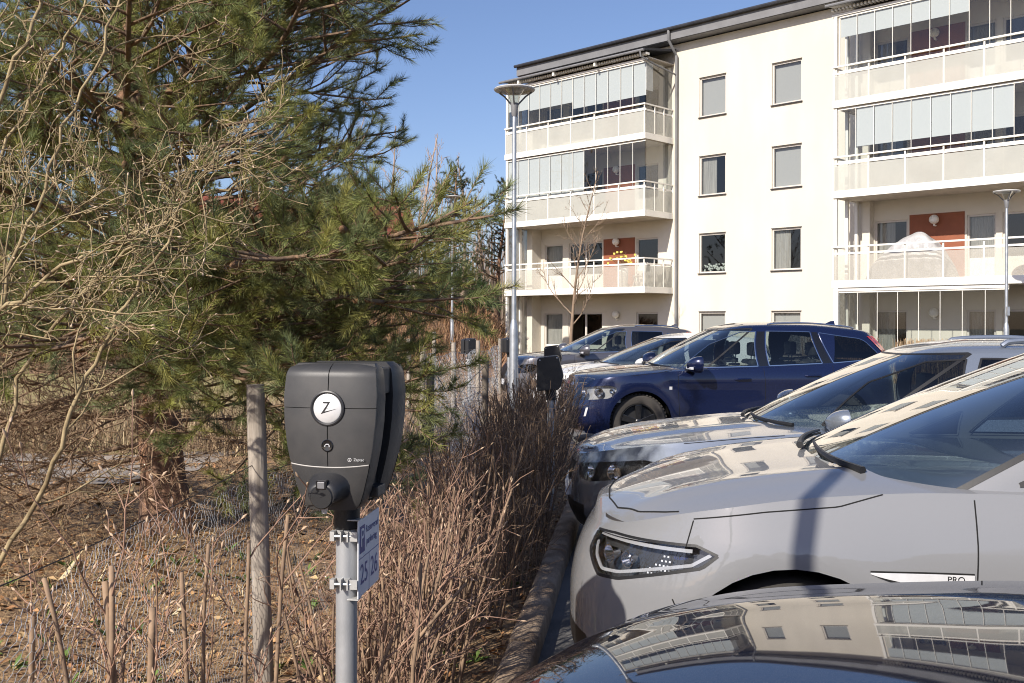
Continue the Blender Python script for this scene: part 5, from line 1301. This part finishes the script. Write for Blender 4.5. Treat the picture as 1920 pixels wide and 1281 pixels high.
V[:, 0] += amp * np.cos(q); V[:, 1] += amp * np.sin(q)
put('trunk', mesh_np('trunk', V, F, M_bark, True), pine)
limbs = [(1.74, -60, 3, 4.35, 2), (1.68, -62.5, 4, 4.6, 2), (1.84, -62, 1, 4.5, 2), (1.80, -57, 2, 3.8, 2), (1.88, -61, 4, 4.3, 2), (1.98, -59, 3, 4.0, 2), (2.0, -63, 3, 4.55, 2), (1.92, -65, 4, 4.65, 2), (1.78, -58, 4, 3.8, 2), (2.75, -51, 12, 3.5, 2), (2.95, -55, 11, 3.85, 2), (3.05, -61, 9, 4.4, 2), (2.85, -46, 13, 3.15, 2), (3.1, -50, 12, 3.25, 2), (2.95, -58, 10, 4.0, 2), (3.2, -44, 14, 2.8, 2), (1.62, -61, 4, 4.6, 1), (1.7, -25, 8, 2.6, 1), (1.8, -10, 9, 2.4, 1), (2.0, -38, 7, 3.0, 1), (1.75, -42, 8, 3.0, 1), (2.05, 12, 9, 2.3, 1),  (1.95, -59, 2, 4.4, 1), (1.22, -47, 7, 4.0, 1), (1.42, -36, 10, 3.3, 1), (1.62, -57, 4, 4.9, 1), (1.75, -50, 3, 4.6, 1), (1.85, -44, 12, 4.0, 1), (2.1, -28, 13, 2.9, 1), (2.55, -70, 9, 4.4, 1),
         (2.6, -20, 18, 2.8, 1), (2.95, -58, 14, 4.6, 1), (3.05, -35, 20, 3.5, 1), (3.3, -50, 20, 4.1, 1), (3.55, -30, 22, 3.2, 1), (3.7, -60, 18, 4.2, 1), (4.0, -45, 24, 3.5, 1), (4.4, -40, 28, 3.2, 1),
         (1.5, 10, 6, 2.4, 1), (1.9, 30, 8, 2.7, 1), (2.3, 0, 10, 2.5, 1), (2.8, 25, 12, 2.7, 1), (3.3, -5, 16, 2.5, 1), (3.8, 15, 20, 2.4, 1),
         (2.2, -85, 8, 3.2, 1), (2.6, -100, 10, 3.3, 1), (2.5, -78, 10, 3.4, 1), (3.0, -92, 12, 3.3, 1), (3.4, -80, 14, 3.4, 1), (3.6, -110, 14, 3.2, 1), (4.0, -75, 18, 3.3, 1),
         (2.05, -165, 10, 2.6, 1), (2.15, -135, 12, 2.9, 1), (2.2, 170, 8, 2.9, 1), (2.4, -150, 10, 3.0, 1), (2.8, -125, 10, 3.0, 1), (2.9, -175, 12, 3.0, 1), (3.3, -145, 14, 3.0, 1), (3.7, 175, 16, 2.8, 1), (3.9, -130, 18, 2.8, 1), (2.5, 140, 10, 2.8, 1), (3.2, 120, 14, 2.8, 1), (2.0, 95, 8, 2.8, 1), (2.9, 70, 12, 2.8, 1), (4.4, -100, 22, 2.8, 1), (4.6, 60, 24, 2.6, 1), (4.9, -60, 28, 2.6, 1), (5.2, 150, 28, 2.4, 1), (5.4, -20, 30, 2.2, 1), (5.8, -120, 34, 2.0, 1), (6.2, 40, 36, 1.8, 1),
         (.85, -20, -2, 1.7, 0), (.95, -150, 2, 2.6, 0), (1.1, 175, 0, 2.8, 0), (1.25, -125, -2, 2.3, 0), (.75, 165, -6, 2.2, 0), (1.35, -165, 4, 2.8, 0), (1.5, -140, -3, 2.6, 0), (.9, 60, 0, 2.0, 0), (1.15, -75, -6, 1.5, 0), (.65, -170, -8, 2.4, 0), (1.0, -95, -4, 1.6, 0), (1.3, -85, -3, 1.8, 0), (1.5, -105, -5, 1.8, 0), (.7, -60, -3, 1.3, 0), (1.6, -70, -6, 1.8, 0), (.5, -120, -4, 1.6, 0), (1.75, -155, 3, 2.5, 1), (1.8, -110, 0, 1.7, 1), (1.65, 178, 4, 2.6, 1), (1.9, -95, 2, 1.9, 1)]
wood = []; twigwood = []; shoots = []; dead = []; cones = []
for (z, az, el, L, live) in limbs:
    if abs(az) < 80 and live < 2: L = min(L, (1.65 if z < 2.15 else (1.6 if z < 2.5 else (1.7 if az > -40 else 2.08))) / math.cos(R(az)) / math.cos(R(el)))
    az += r.normal(0, 2) * (live < 2); d0 = np.array([math.cos(R(az)) * math.cos(R(el)), math.sin(R(az)) * math.cos(R(el)), math.sin(R(el))])
    n = 14; pts = grow(trunk_at(z), d0, L, n, r, .04, up=.03 if live else 0, droop=.018 if live else .03); rad = np.linspace(.034 if live else .022, .006, n + 1) * (L / 4) ** .5
    wood.append((pts, rad))
    side = unit(np.cross(d0, [0, 0, 1]))
    t = (.56 if z < 1.72 and az < -45 else (.42 if live == 2 else .24)) if live else .15; sgn = 1
    while t < .985:
        P, d = at(pts, t); ls = (1 - t) * L * .42 + .28 if live else (1 - t) * L * .4 + .15
        ls *= r.uniform(.75, 1.2); sd = unit(d * r.uniform(.7, 1.1) + side * sgn * r.uniform(.6, 1.1) + np.array([0, 0, r.uniform(-.1, .45 if live < 2 else .25)]))
        m = max(4, int(ls / .12)); sub = grow(P, sd, ls, m, r, .10 if live else .22, up=.10 if live else 0, droop=.01)
        (twigwood if live else dead).append((sub, np.linspace(.011 if live else .008, .004 if live else .0025, m + 1)))
        k = .25 if live else .1; s2 = 1
        while k < .97:
            Q, dd = at(sub, k); lt = r.uniform(.10, .22) + .16 * (1 - k)
            td = unit(dd + perp(dd, r) * r.uniform(.5, 1.0) + np.array([0, 0, r.uniform(-.05, .5)]))
            if live:
                tw = grow(Q, td, lt, 3, r, .10, up=.15); twigwood.append((tw, [.004, .0035, .003, .0025])); shoots.append((tw[1] if lt > .2 else tw[0], tw[3]))
                if r.random() < .35:
                    e = tw[3] - tw[2]; q2 = unit(e + perp(unit(e), r) * np.linalg.norm(e) * 1.0) * r.uniform(.07, .12); shoots.append((tw[2], tw[2] + q2))
                if r.random() < .018: cones.append((tw[1], td))
            else:
                tw = grow(Q, td, lt * 1.5, 5, r, .35); dead.append((tw, np.linspace(.004, .0018, 6)))
                for _ in range(3):
                    Q2, d2 = at(tw, r.random()); dead.append((grow(Q2, d2 + perp(d2, r), r.uniform(.06, .18), 4, r, .35), [.0025, .0022, .002, .0017, .0015]))
            k += (.108 if live else .10) / ls * r.uniform(.7, 1.3)
        if live: shoots.append((at(sub, .72)[0], sub[-1]))
        t += ((.125 if z < 2.7 else .17) if live else .13) / L * r.uniform(.7, 1.3) * (1.0 if live else 1.0); sgn = -sgn
    if live: shoots.append((pts[-2], pts[-1]))
# a few live tufts low on the left
V, F = tubes_np(wood, 8); put('limbs', mesh_np('limbs', V, F, M_branch, True), pine)
V, F = tubes_np(twigwood, 3); stuff(put('twigs', mesh_np('twigs', V, F, M_branch, True), pine))
V, F = tubes_np(dead, 3); stuff(put('dead_twigs', mesh_np('dead_twigs', V, F, mat('dead twig', (.21, .14, .085), .9, var=.3, vscale=3), True), pine))
NC = [(.225, .24, .075), (.18, .21, .08), (.27, .275, .08), (.14, .17, .08), (.32, .305, .095), (.225, .25, .11)]
V, F, C = needles(shoots, 120, .058, .0027, r, NC, (.6, 1.25))
print('pine shoots', len(shoots), 'needles', len(F))
stuff(put('crown', mesh_np('crown', V, F, M_needle, colors=C), pine))
cg = MB()
for i, (P, d) in enumerate(cones[:60]):
    g = MB(); g.lathe([(.001, -.024), (.012, -.02), (.017, -.005), (.014, .012), (.006, .024), (.001, .027)], 10, 'z', (0, 0, 0))
    qm = Vector(tuple(d)).to_track_quat('Z', 'Y').to_matrix().to_4x4(); qm.translation = Vector(tuple(P)) + Vector((0, 0, -.02)); g.v = [tuple(qm @ Vector(v)) for v in g.v]
    g.build('pine_cone', M_cone, pine, smooth=True)

# ------------------------------------------------------------------ crooked pale shrub at the left
M_lich = mat('lichen bark', (.39, .305, .17), .9, color2=(.20, .145, .075), vscale=16, bump=.6, bscale=60, bdist=.006)
r = np.random.default_rng(33)
sh = thing('bare_shrub', 'tall crooked leafless shrub with pale lichen-covered branches before the pine', 'shrub', (0, 0, 0))
def gnarl(P, d, L, rad, lev, out, buds):
    n = max(4, int(L / (.07 if lev < 2 else .035))); pts = grow(P, d, L, n, r, .13 + .07 * lev, up=.05)
    out.append((pts, np.linspace(rad, max(.0016, rad * (.45 if lev < 2 else .5)), n + 1)))
    if lev >= 3:
        buds.append((pts[-1], unit(pts[-1] - pts[-2]))); return pts
    k = {0: int(L / .13), 1: int(L / .085), 2: int(L / .05)}[lev]
    for i in range(k):
        t = r.uniform(.18 if lev == 0 else .1, 1); Q, dd = at(pts, t)
        l2 = {0: r.uniform(.35, .95), 1: r.uniform(.12, .40), 2: r.uniform(.04, .13)}[lev] * (1.15 - .5 * t)
        gnarl(Q, dd * .8 + perp(dd, r) * r.uniform(.6, 1.1) + np.array([0, 0, .12]), l2, max(.002, rad * (1 - .5 * t) * .48), lev + 1, out, buds)
    return pts
main = [([(-2.02, 3.55, -.02), (-1.92, 3.52, .45), (-1.76, 3.5, .86), (-1.60, 3.5, 1.12), (-1.50, 3.48, 1.38), (-1.40, 3.5, 1.60), (-1.28, 3.5, 1.80), (-1.15, 3.45, 1.98), (-1.08, 3.42, 2.15)], .0108),
        ([(-2.05, 3.6, -.02), (-2.02, 3.62, .7), (-1.92, 3.6, 1.3), (-1.80, 3.6, 1.78), (-1.70, 3.6, 2.05), (-1.58, 3.62, 2.38), (-1.42, 3.6, 2.72), (-1.30, 3.6, 2.95)], .0098),
        ([(-2.12, 3.55, -.02), (-2.2, 3.4, .7), (-2.1, 3.3, 1.4), (-1.86, 3.2, 1.9), (-1.66, 3.15, 2.2), (-1.48, 3.1, 2.55), (-1.38, 3.1, 2.8)], .0118),
        ([(-2.0, 3.65, -.02), (-2.0, 3.8, .8), (-1.9, 3.9, 1.45), (-1.66, 3.95, 1.80), (-1.42, 3.95, 2.0), (-1.2, 3.9, 2.14), (-.98, 3.85, 2.2)], .0098),
        ([(-2.15, 3.7, -.02), (-2.35, 3.9, .8), (-2.3, 4.0, 1.6), (-2.1, 4.05, 2.2), (-1.85, 4.1, 2.75), (-1.7, 4.1, 3.0)], .0108),
        ([(-2.1, 3.5, -.02), (-2.15, 3.2, .6), (-1.98, 3.0, 1.15), (-1.7, 2.95, 1.5), (-1.45, 2.95, 1.72), (-1.25, 2.95, 1.85)], .012)]
out = []; buds = []
for i, (pp, rad) in enumerate(main):
    pp = np.array(pp); k = np.linspace(0, len(pp) - 1, 34); pts = np.stack([np.interp(k, np.arange(len(pp)), pp[:, j]) for j in range(3)], -1)
    pts[1:-1] = (pts[:-2] + 2 * pts[1:-1] + pts[2:]) / 4; pts[2:] += r.normal(0, .008, (32, 3))
    V, F = tubes_np([(pts, np.linspace(rad, rad * .38, 34))], 9); put('stem', mesh_np('stem', V, F, M_lich, True), sh)
    for j in range(10):
        t = r.uniform(.32, 1); Q, dd = at(pts, t)
        gnarl(Q, dd * .9 + perp(dd, r) * .9 + np.array([0, 0, .1]), r.uniform(.35, .8) * (1.15 - .5 * t), rad * (1 - .6 * t) * .55, 1, out, buds)
V, F = tubes_np(out, 4); stuff(put('twigs', mesh_np('twigs', V, F, M_lich, True), sh)); print('shrub twigs', len(out))
bp = [(np.array([p, p + d * .006, p + d * .013]), [.0012, .0032, .0008]) for p, d in buds[::2]]
V, F = tubes_np(bp, 5); stuff(put('buds', mesh_np('buds', V, F, mat('pale bud', (.5, .38, .26), .7)), sh))

# ------------------------------------------------------------------ trimmed hedge of bare stems
M_stem = mat('hedge stem', (.32, .215, .135), .85, color2=(.18, .12, .08), vscale=14, bump=.3, bscale=80, bdist=.003)
M_stemd = mat('dark hedge stem', (.245, .165, .11), .85, color2=(.125, .085, .058), vscale=12, bump=.3, bscale=80, bdist=.003)
M_twigr = mat('reddish twig', (.29, .175, .12), .8, var=.3, vscale=6)
M_bud = mat('pale hedge bud', (.46, .33, .22), .7)
r = np.random.default_rng(44)
def hedge_row_x(y): return -.50 + (y - 2.75) * .115
def hedge_shrub(cx, cy, n, h, spread, near, label, m, lean=(0, 0), rad=.0068, twigs=4):
    t = thing('hedge_shrub', label, 'shrub', (0, 0, 0), 0, 'leafless shrubs forming the trimmed hedge')
    tw = []; bu = []; st = []
    for i in range(n):
        q = r.uniform(0, 6.28); rr_ = math.sqrt(r.random()) * spread
        b = np.array([cx + rr_ * math.cos(q) * .55, cy + rr_ * math.sin(q), -.02]); hh = h * r.uniform(.78, 1.08)
        d = np.array([math.cos(q) * r.uniform(.02, .22) + lean[0], math.sin(q) * r.uniform(.02, .30) + lean[1], 1.0])
        pts = grow(b, d, hh * 1.03, 9, r, .055, up=.02); ra_ = rad * r.uniform(.6, 1.35)
        st.append((pts, np.linspace(ra_, ra_ * .55, 10)))
        for j in range(int(r.integers(twigs - 2, twigs + 3))):
            Q, dd = at(pts, r.uniform(.3, 1)); l = r.uniform(.10, .30); p = grow(Q, dd * 1.2 + perp(dd, r) * .8 + np.array([0, 0, .2]), l, 6, r, .12, up=.05)
            tw.append((p, np.linspace(ra_ * .42, .0012, 7)))
            for _ in range(2):
                Q2, d2 = at(p, r.uniform(.2, .95)); p2 = grow(Q2, d2 + perp(d2, r) * .8, r.uniform(.05, .16), 4, r, .15); tw.append((p2, [.0022, .002, .0017, .0014, .0010])); bu.append((p2[-1], unit(p2[-1] - p2[-2])))
            bu.append((p[-1], unit(p[-1] - p[-2])))
    if near:
        for pts, ra_ in st: V, F = tubes_np([(pts, ra_)], 7); put('stem', mesh_np('stem', V, F, m, True), t)
    else:
        V, F = tubes_np(st, 5); stuff(put('stems', mesh_np('stems', V, F, m, True), t))
    V, F = tubes_np(tw, 3); stuff(put('twigs', mesh_np('twigs', V, F, M_twigr if near else m, True), t))
    if near:
        V, F = tubes_np([(np.array([p - d * .002, p + d * .006, p + d * .016]), [.0014, .0034, .0007]) for p, d in bu[::2]], 5); stuff(put('buds', mesh_np('buds', V, F, M_bud), t))
    return t
LBL = ['leafless hedge shrub of pale stems growing behind the parking sign', 'leafless pale hedge shrub next after the one behind the parking sign', 'leafless hedge shrub midway between sign and angular charger box', 'dense leafless hedge shrub a step before the angular charger box', 'brown leafless hedge shrub right beside the angular charger box']
ys = [3.25, 3.8, 4.35, 4.9, 5.5, 6.1, 6.7, 7.3, 7.9, 8.5, 9.1, 9.7, 10.3, 10.9, 11.6, 12.3]
for i, y in enumerate(ys):
    near = i < 4
    lab = LBL[i] if i < 3 else ('brown leafless hedge shrub in the row beside the silver car' if i < 9 else 'dark leafless hedge shrub with clipped top beside the navy SUV')
    hedge_shrub(hedge_row_x(y) + r.normal(0, .03) - (.07 if near else (.12 if i >= 9 else 0)), y, 32 if near else 36, (.86, .90, .95, .98)[i] if near else (.97 if i < 9 else 1.02), .27 if near else .36, near, lab, M_stem if i < 5 else M_stemd, lean=(.02 if i < 3 else 0, -.03 if i < 2 else 0), twigs=4 if i < 9 else 3)
# cut stems left of the charger
t = thing('cut_shrub', 'cut back shrub of thick bare stems and thin red twigs by the wire mesh', 'shrub', (0, 0, 0)); tw = []; bu = []
for (x, y, h, rad) in ((-1.13, 2.72, .99, .0085), (-1.09, 2.70, .99, .007), (-1.03, 2.76, .95, .0095), (-.95, 2.74, .90, .010), (-1.31, 2.74, .88, .0085), (-.86, 2.9, .95, .007), (-.80, 2.95, 1.02, .006), (-.9, 3.05, 1.0, .006), (-.70, 3.0, 1.08, .0065), (-1.2, 3.0, .8, .007)):
    pts = grow((x + r.normal(0, .02), y, -.02), (r.normal(0, .03), r.normal(0, .03), 1), h + .02, 10, r, .03); V, F = tubes_np([(np.concatenate([pts, pts[-1:] + (0, 0, .0005)]), np.r_[np.linspace(rad * 1.1, rad * .9, 11), .0005])], 9); put('stem', mesh_np('stem', V, F, M_stem, True), t)
    for j in range(5):
        Q, dd = at(pts, r.uniform(.15, .95)); p = grow(Q, dd * .9 + perp(dd, r) * .8 + np.array([0, 0, .25]), r.uniform(.25, .65), 10, r, .10, up=.05); tw.append((p, np.linspace(.0030, .0012, 11)))
        for _ in range(4):
            Q2, d2 = at(p, r.uniform(.2, 1)); p2 = grow(Q2, d2 + perp(d2, r) * .7, r.uniform(.04, .14), 4, r, .12); tw.append((p2, [.002, .0018, .0016, .0013, .001])); bu.append((p2[-1], unit(p2[-1] - p2[-2])))
        bu.append((p[-1], unit(p[-1] - p[-2])))
V, F = tubes_np(tw, 5); stuff(put('twigs', mesh_np('twigs', V, F, M_twigr, True), t))
V, F = tubes_np([(np.array([p - d * .002, p + d * .007, p + d * .018]), [.0016, .0045, .0008]) for p, d in bu], 6); stuff(put('buds', mesh_np('buds', V, F, M_bud), t))

# ------------------------------------------------------------------ young bare tree before the balconies
r = np.random.default_rng(55)
def bare_tree(name, label, loc, h, rad, nb, m, lev=3, up=.5, group=None, spread=.45, start=.22, wob=.05):
    t = thing(name, label, 'tree', (0, 0, 0), 0, group); loc = np.array(loc, float)
    tp = grow(loc, (r.normal(0, .02), r.normal(0, .02), 1), h, 16, r, wob * .5)
    V, F = tubes_np([(tp, np.linspace(rad, rad * .12, 17))], 8); put('trunk', mesh_np('trunk', V, F, m, True), t)
    out = []
    def br(P, d, L, ra_, lv):
        n = max(4, int(L / .16)); p = grow(P, d, L, n, r, wob * 1.6, up=.18); out.append((p, np.linspace(ra_, max(.004, ra_ * .35), n + 1)))
        if lv <= 0: return
        for j in range(int(3 + L * 2.2)):
            tt = r.uniform(.15, 1); Q, dd = at(p, tt); br(Q, dd + perp(dd, r) * .75 + np.array([0, 0, .15]), L * r.uniform(.22, .5) * (1.1 - .4 * tt), ra_ * .5, lv - 1)
    for i in range(nb):
        tt = start + (1 - start) * (i / nb) ** .9; Q, dd = at(tp, min(tt, .98)); q = i * 2.4 + r.normal(0, .3)
        br(Q, np.array([math.cos(q), math.sin(q), up * r.uniform(.8, 1.6)]), h * spread * (1.08 - tt) * r.uniform(.7, 1.2) + .15, rad * (1 - tt * .8) * .5, lev - 1)
    V, F = tubes_np(out, 3); stuff(put('crown', mesh_np('crown', V, F, m, True), t))
    return t
M_yt = mat('young tree bark', (.24, .17, .115), .85, var=.2, vscale=3)
bare_tree('young_tree', 'slender leafless young tree in front of the lowest balconies', (1.88, 32.6, 0), 6.7, .065, 20, M_yt, 3, 1.0, spread=.34, start=.24)
M_bt = mat('bare tree bark', (.34, .25, .19), .9, var=.25, vscale=1.5)
for i, (x, y, h) in enumerate(((-5.6, 58, 11.5), (-4.0, 60, 12.0), (-2.9, 57, 10.0), (-7.5, 62, 12.5), (-9.5, 56, 12.0), (-1.6, 64, 8.5), (-12.5, 60, 12.0))):
    bare_tree('bare_tree', 'tall leafless tree on the rise behind the brown slope', (x, y, 1.2), h, .17, 12, M_bt, 3, 1.3, 'leafless trees behind the brown slope', spread=.34, start=.35, wob=.07)
def far_pine(label, loc, h, w, nsh, cols, base=.3):
    t = thing('far_pine', label, 'tree', (0, 0, 0)); loc = np.array(loc, float)
    tp = grow(loc, (0, 0, 1), h, 12, r, .02); V, F = tubes_np([(tp, np.linspace(.16, .03, 13))], 8); put('trunk', mesh_np('trunk', V, F, M_bark, True), t)
    out = []; sh_ = []
    for i in range(46):
        u = base + (1 - base) * i / 46; Q, dd = at(tp, min(u, .99)); q = r.uniform(0, 6.28); L = w * (1.15 - u) * r.uniform(.6, 1.2)
        p = grow(Q, (math.cos(q), math.sin(q), .25), L, 6, r, .12, up=.1); out.append((p, np.linspace(.05, .012, 7)))
        for j in range(nsh):
            Q2, d2 = at(p, r.uniform(.35, 1)); e = Q2 + r.normal(0, .28, 3); sh_.append((e, e + unit(r.normal(0, .5, 3) + np.array([0, 0, .6])) * .28))
    V, F = tubes_np(out, 5); put('limbs', mesh_np('limbs', V, F, M_branch, True), t)
    V, F, C = needles(sh_, 64, .13, .013, r, cols); stuff(put('crown', mesh_np('crown', V, F, M_needle, colors=C), t))
DC = [(.075, .09, .036), (.06, .078, .034), (.095, .10, .04)]
far_pine('dark pine rising between the bare trees beyond the lamp', (-3.2, 52, 1.3), 8.3, 2.2, 9, DC, .3)
far_pine('olive pine standing beside the end of the apartment block', (-.9, 56, 1.0), 8.6, 2.6, 9, [(.075, .075, .028), (.06, .066, .026)], .35)
far_pine('dark pine deep behind the big reddish pine trunk', (-14, 44, .8), 12, 3.2, 9, DC, .15)
far_pine('broad dark pine left of the red-roofed house', (-19, 38, .5), 13, 3.6, 9, DC, .1)
far_pine('broad dark pine at the edge of the lawn', (-14.5, 31, .2), 9, 3.0, 9, DC, .12)

# ------------------------------------------------------------------ brown slope plants
r = np.random.default_rng(66)
def bush_mass(name, label, x0, x1, y0, y1, zf, n, h, cols, cat, wd=.012, lean=.35):
    x = r.uniform(x0, x1, n); y = r.uniform(y0, y1, n); z = zf(x, y)
    hh = h * r.uniform(.4, 1.15, n) * (.55 + .9 * vnoise(x * .8, y * .8, 7)); q = r.uniform(0, 6.28, n); le = r.uniform(0, lean, n)
    b = np.stack([x, y, z - .05], -1); tip = b + np.stack([np.cos(q) * le * hh, np.sin(q) * le * hh, hh], -1); mid = (b + tip) / 2 + r.normal(0, .03, (n, 3))
    s_ = np.stack([np.cos(q + 1.57), np.sin(q + 1.57), 0 * q], -1) * wd
    V = np.stack([b - s_, b + s_, mid + s_ * .8, tip, mid - s_ * .8], 1).reshape(-1, 3)
    c = np.array(cols)[r.integers(0, len(cols), n)] * r.uniform(.6, 1.3, (n, 1))
    return stuff(tag(put(name, mesh_np(name, V, np.arange(5 * n).reshape(-1, 5), M_leaf, colors=np.repeat(c, 5, 0))), label, cat))
zl = lambda x, y: slope_z(x, y)
bush_mass('distant_wood', 'hazy brown leafless wood on the skyline behind the slope', -95, 30, 78, 96, lambda x, y: 0 * x + 1.0, 16000, 7.5, [(.24, .17, .12), (.19, .14, .10), (.30, .22, .16)], 'wood', .05, .22)
bush_mass('straw_grass', 'straw-coloured dry grass flattened between the fence and the pine', -5.6, -.95, 2.6, 11.5, lambda x, y: bed_z(x, y), 6500, .14, [(.50, .37, .19), (.40, .29, .16), (.58, .47, .29)], 'grass', .0018, 2.2)
bush_mass('dry_undergrowth', 'dry straw-coloured undergrowth along the lawn edge behind the pine trunk', -11, -2.2, 12.0, 15.0, lambda x, y: 0 * x + .05, 7000, .8, [(.36, .26, .16), (.28, .19, .11), (.42, .33, .20)], 'brush', .004, .7)
BR = [(.30, .16, .08), (.24, .13, .075), (.36, .22, .11), (.20, .12, .075)]
bush_mass('brown_brush', 'rust brown dry brush covering the slope behind the lamps', -22, -.3, 33, 50, zl, 32000, .66, BR, 'brush', .016, 1.1)
bush_mass('dry_grass', 'pale dry grass and twigs among the fence stakes', -4.2, .3, 12.6, 24, lambda x, y: 0 * x + .05, 11000, .42, [(.40, .29, .20), (.32, .21, .14), (.44, .34, .25)], 'grass', .004, .9)
bush_mass('low_hedge', 'low clipped brown hedge under the right-hand glazed terrace', 9.0, 13.6, 28.9, 30.2, lambda x, y: 0 * x, 0 + 5200, .85, [(.34, .24, .13), (.28, .18, .10), (.42, .31, .18)], 'hedge', .012, .25) if False else None
def strip_hedge(label, A, B, n, h):
    u = r.random(n); x = A[0] + (B[0] - A[0]) * u + r.normal(0, .16, n); y = A[1] + (B[1] - A[1]) * u + r.normal(0, .16, n)
    hh = h * r.uniform(.6, 1.05, n); q = r.uniform(0, 6.28, n); le = r.uniform(0, .28, n)
    b = np.stack([x, y, 0 * x - .02], -1); tip = b + np.stack([np.cos(q) * le * hh, np.sin(q) * le * hh, hh], -1); s_ = np.stack([np.cos(q + 1.57), np.sin(q + 1.57), 0 * q], -1) * .012
    V = np.stack([b - s_, b + s_, tip + s_ * .4, tip - s_ * .4], 1).reshape(-1, 3); c = np.array([(.36, .25, .14), (.28, .18, .10), (.44, .33, .20)])[r.integers(0, 3, n)] * r.uniform(.7, 1.2, (n, 1))
    return stuff(tag(put('clipped_hedge', mesh_np('clipped_hedge', V, np.arange(4 * n).reshape(-1, 4), M_leaf, colors=np.repeat(c, 4, 0))), label, 'hedge'))
def wp(x, y): v = bld.matrix_basis @ Vector((x, y, 0)); return (v.x, v.y)
strip_hedge('low clipped brown hedge below the glazed terrace, left of its gap', wp(7.3, -1.3), wp(9.0, -1.3), 1800, 1.35)
strip_hedge('low clipped brown hedge below the glazed terrace, by the right lamp', wp(10.0, -1.3), wp(15.5, -1.3), 5200, 1.25)
strip_hedge('rust brown clipped hedge along the foot of the left balconies', wp(-8.2, -1.2), wp(-6.2, -1.2), 2500, 1.25)
# evergreen bush on the slope
b_ = []; 
for i in range(420):
    d = unit(r.normal(size=3)); p = np.array([-2.5, 41, 2.6]) + d * np.array([1.7, 1.2, 1.1]) * r.uniform(.6, 1); b_.append((p, p + unit(d + r.normal(0, .4, 3)) * .3))
V, F, C = needles(b_, 22, .16, .035, r, [(.045, .07, .02), (.03, .055, .018)])
stuff(tag(put('evergreen_bush', mesh_np('evergreen_bush', V, F, M_needle, colors=C)), 'dark rounded evergreen bush on the brown slope behind the lamp', 'bush'))
# ------------------------------------------------------------------ house behind the pine
hs = thing('red_roofed_house', 'grey house with red tiled roof half hidden behind the big pine', 'house', (-10.2, 47, .5), R(14))
M_hw = mat('grey house boards', (.20, .19, .19), .85, var=.12, vscale=2, stretch=(8, 8, .3)); M_rt = mat('red roof tile', (.24, .065, .045), .8, var=.25, vscale=5, bump=.5, bscale=12, bdist=.05)
holed_wall(-5, 5, 0, 4.6, -3.5, [(-3.6, -2.4, 1.2, 2.5), (-.7, .5, 1.2, 2.5), (2.4, 3.6, 1.2, 2.5)], .15).build('wall', M_hw, hs, fix=False)
b = MB(); b.quad((5, -3.5, 0), (5, 3.5, 0), (5, 3.5, 4.6), (5, -3.5, 4.6)); b.add([(5, -3.5, 4.6), (5, 3.5, 4.6), (5, 0, 6.9)], [(0, 1, 2)]); b.quad((-5, 3.5, 0), (-5, -3.5, 0), (-5, -3.5, 4.6), (-5, 3.5, 4.6)); b.add([(-5, 3.5, 4.6), (-5, -3.5, 4.6), (-5, 0, 6.9)], [(0, 1, 2)]); b.quad((5, 3.5, 0), (-5, 3.5, 0), (-5, 3.5, 4.6), (5, 3.5, 4.6)); b.build('wall', M_hw, hs, fix=False)
for a in (-3.6, -.7, 2.4):
    b = MB(); b.box(a - .08, a, -3.54, -3.4, 1.12, 2.58).box(a + 1.2, a + 1.28, -3.54, -3.4, 1.12, 2.58).box(a, a + 1.2, -3.54, -3.4, 2.5, 2.58).box(a, a + 1.2, -3.54, -3.4, 1.12, 1.2)
    w = b.build('window', M_white, hs); MB().quad((a, -3.42, 1.2), (a + 1.2, -3.42, 1.2), (a + 1.2, -3.42, 2.5), (a, -3.42, 2.5)).build('pane', M_wglass, w, fix=False)
b = MB()
for k in range(24):
    for sgn in (-1, 1):
        u0, u1 = k / 24, (k + 1) / 24; y0, y1 = sgn * (3.9 - 3.9 * u0), sgn * (3.9 - 3.9 * u1); z0_, z1_ = 4.35 + 2.62 * u0 + .05, 4.35 + 2.62 * u1
        b.quad((-5.4, y0, z0_), (5.4, y0, z0_), (5.4, y1, z1_), (-5.4, y1, z1_)); b.quad((-5.4, y0, z0_), (5.4, y0, z0_), (5.4, y0, z0_ - .05), (-5.4, y0, z0_ - .05))
rf = b.build('roof', M_rt, hs, fix=False); MB().box(1, 1.7, -.4, .3, 6.4, 7.7).build('chimney', mat('brick chimney', (.28, .12, .08), .9, var=.2, vscale=6), rf)
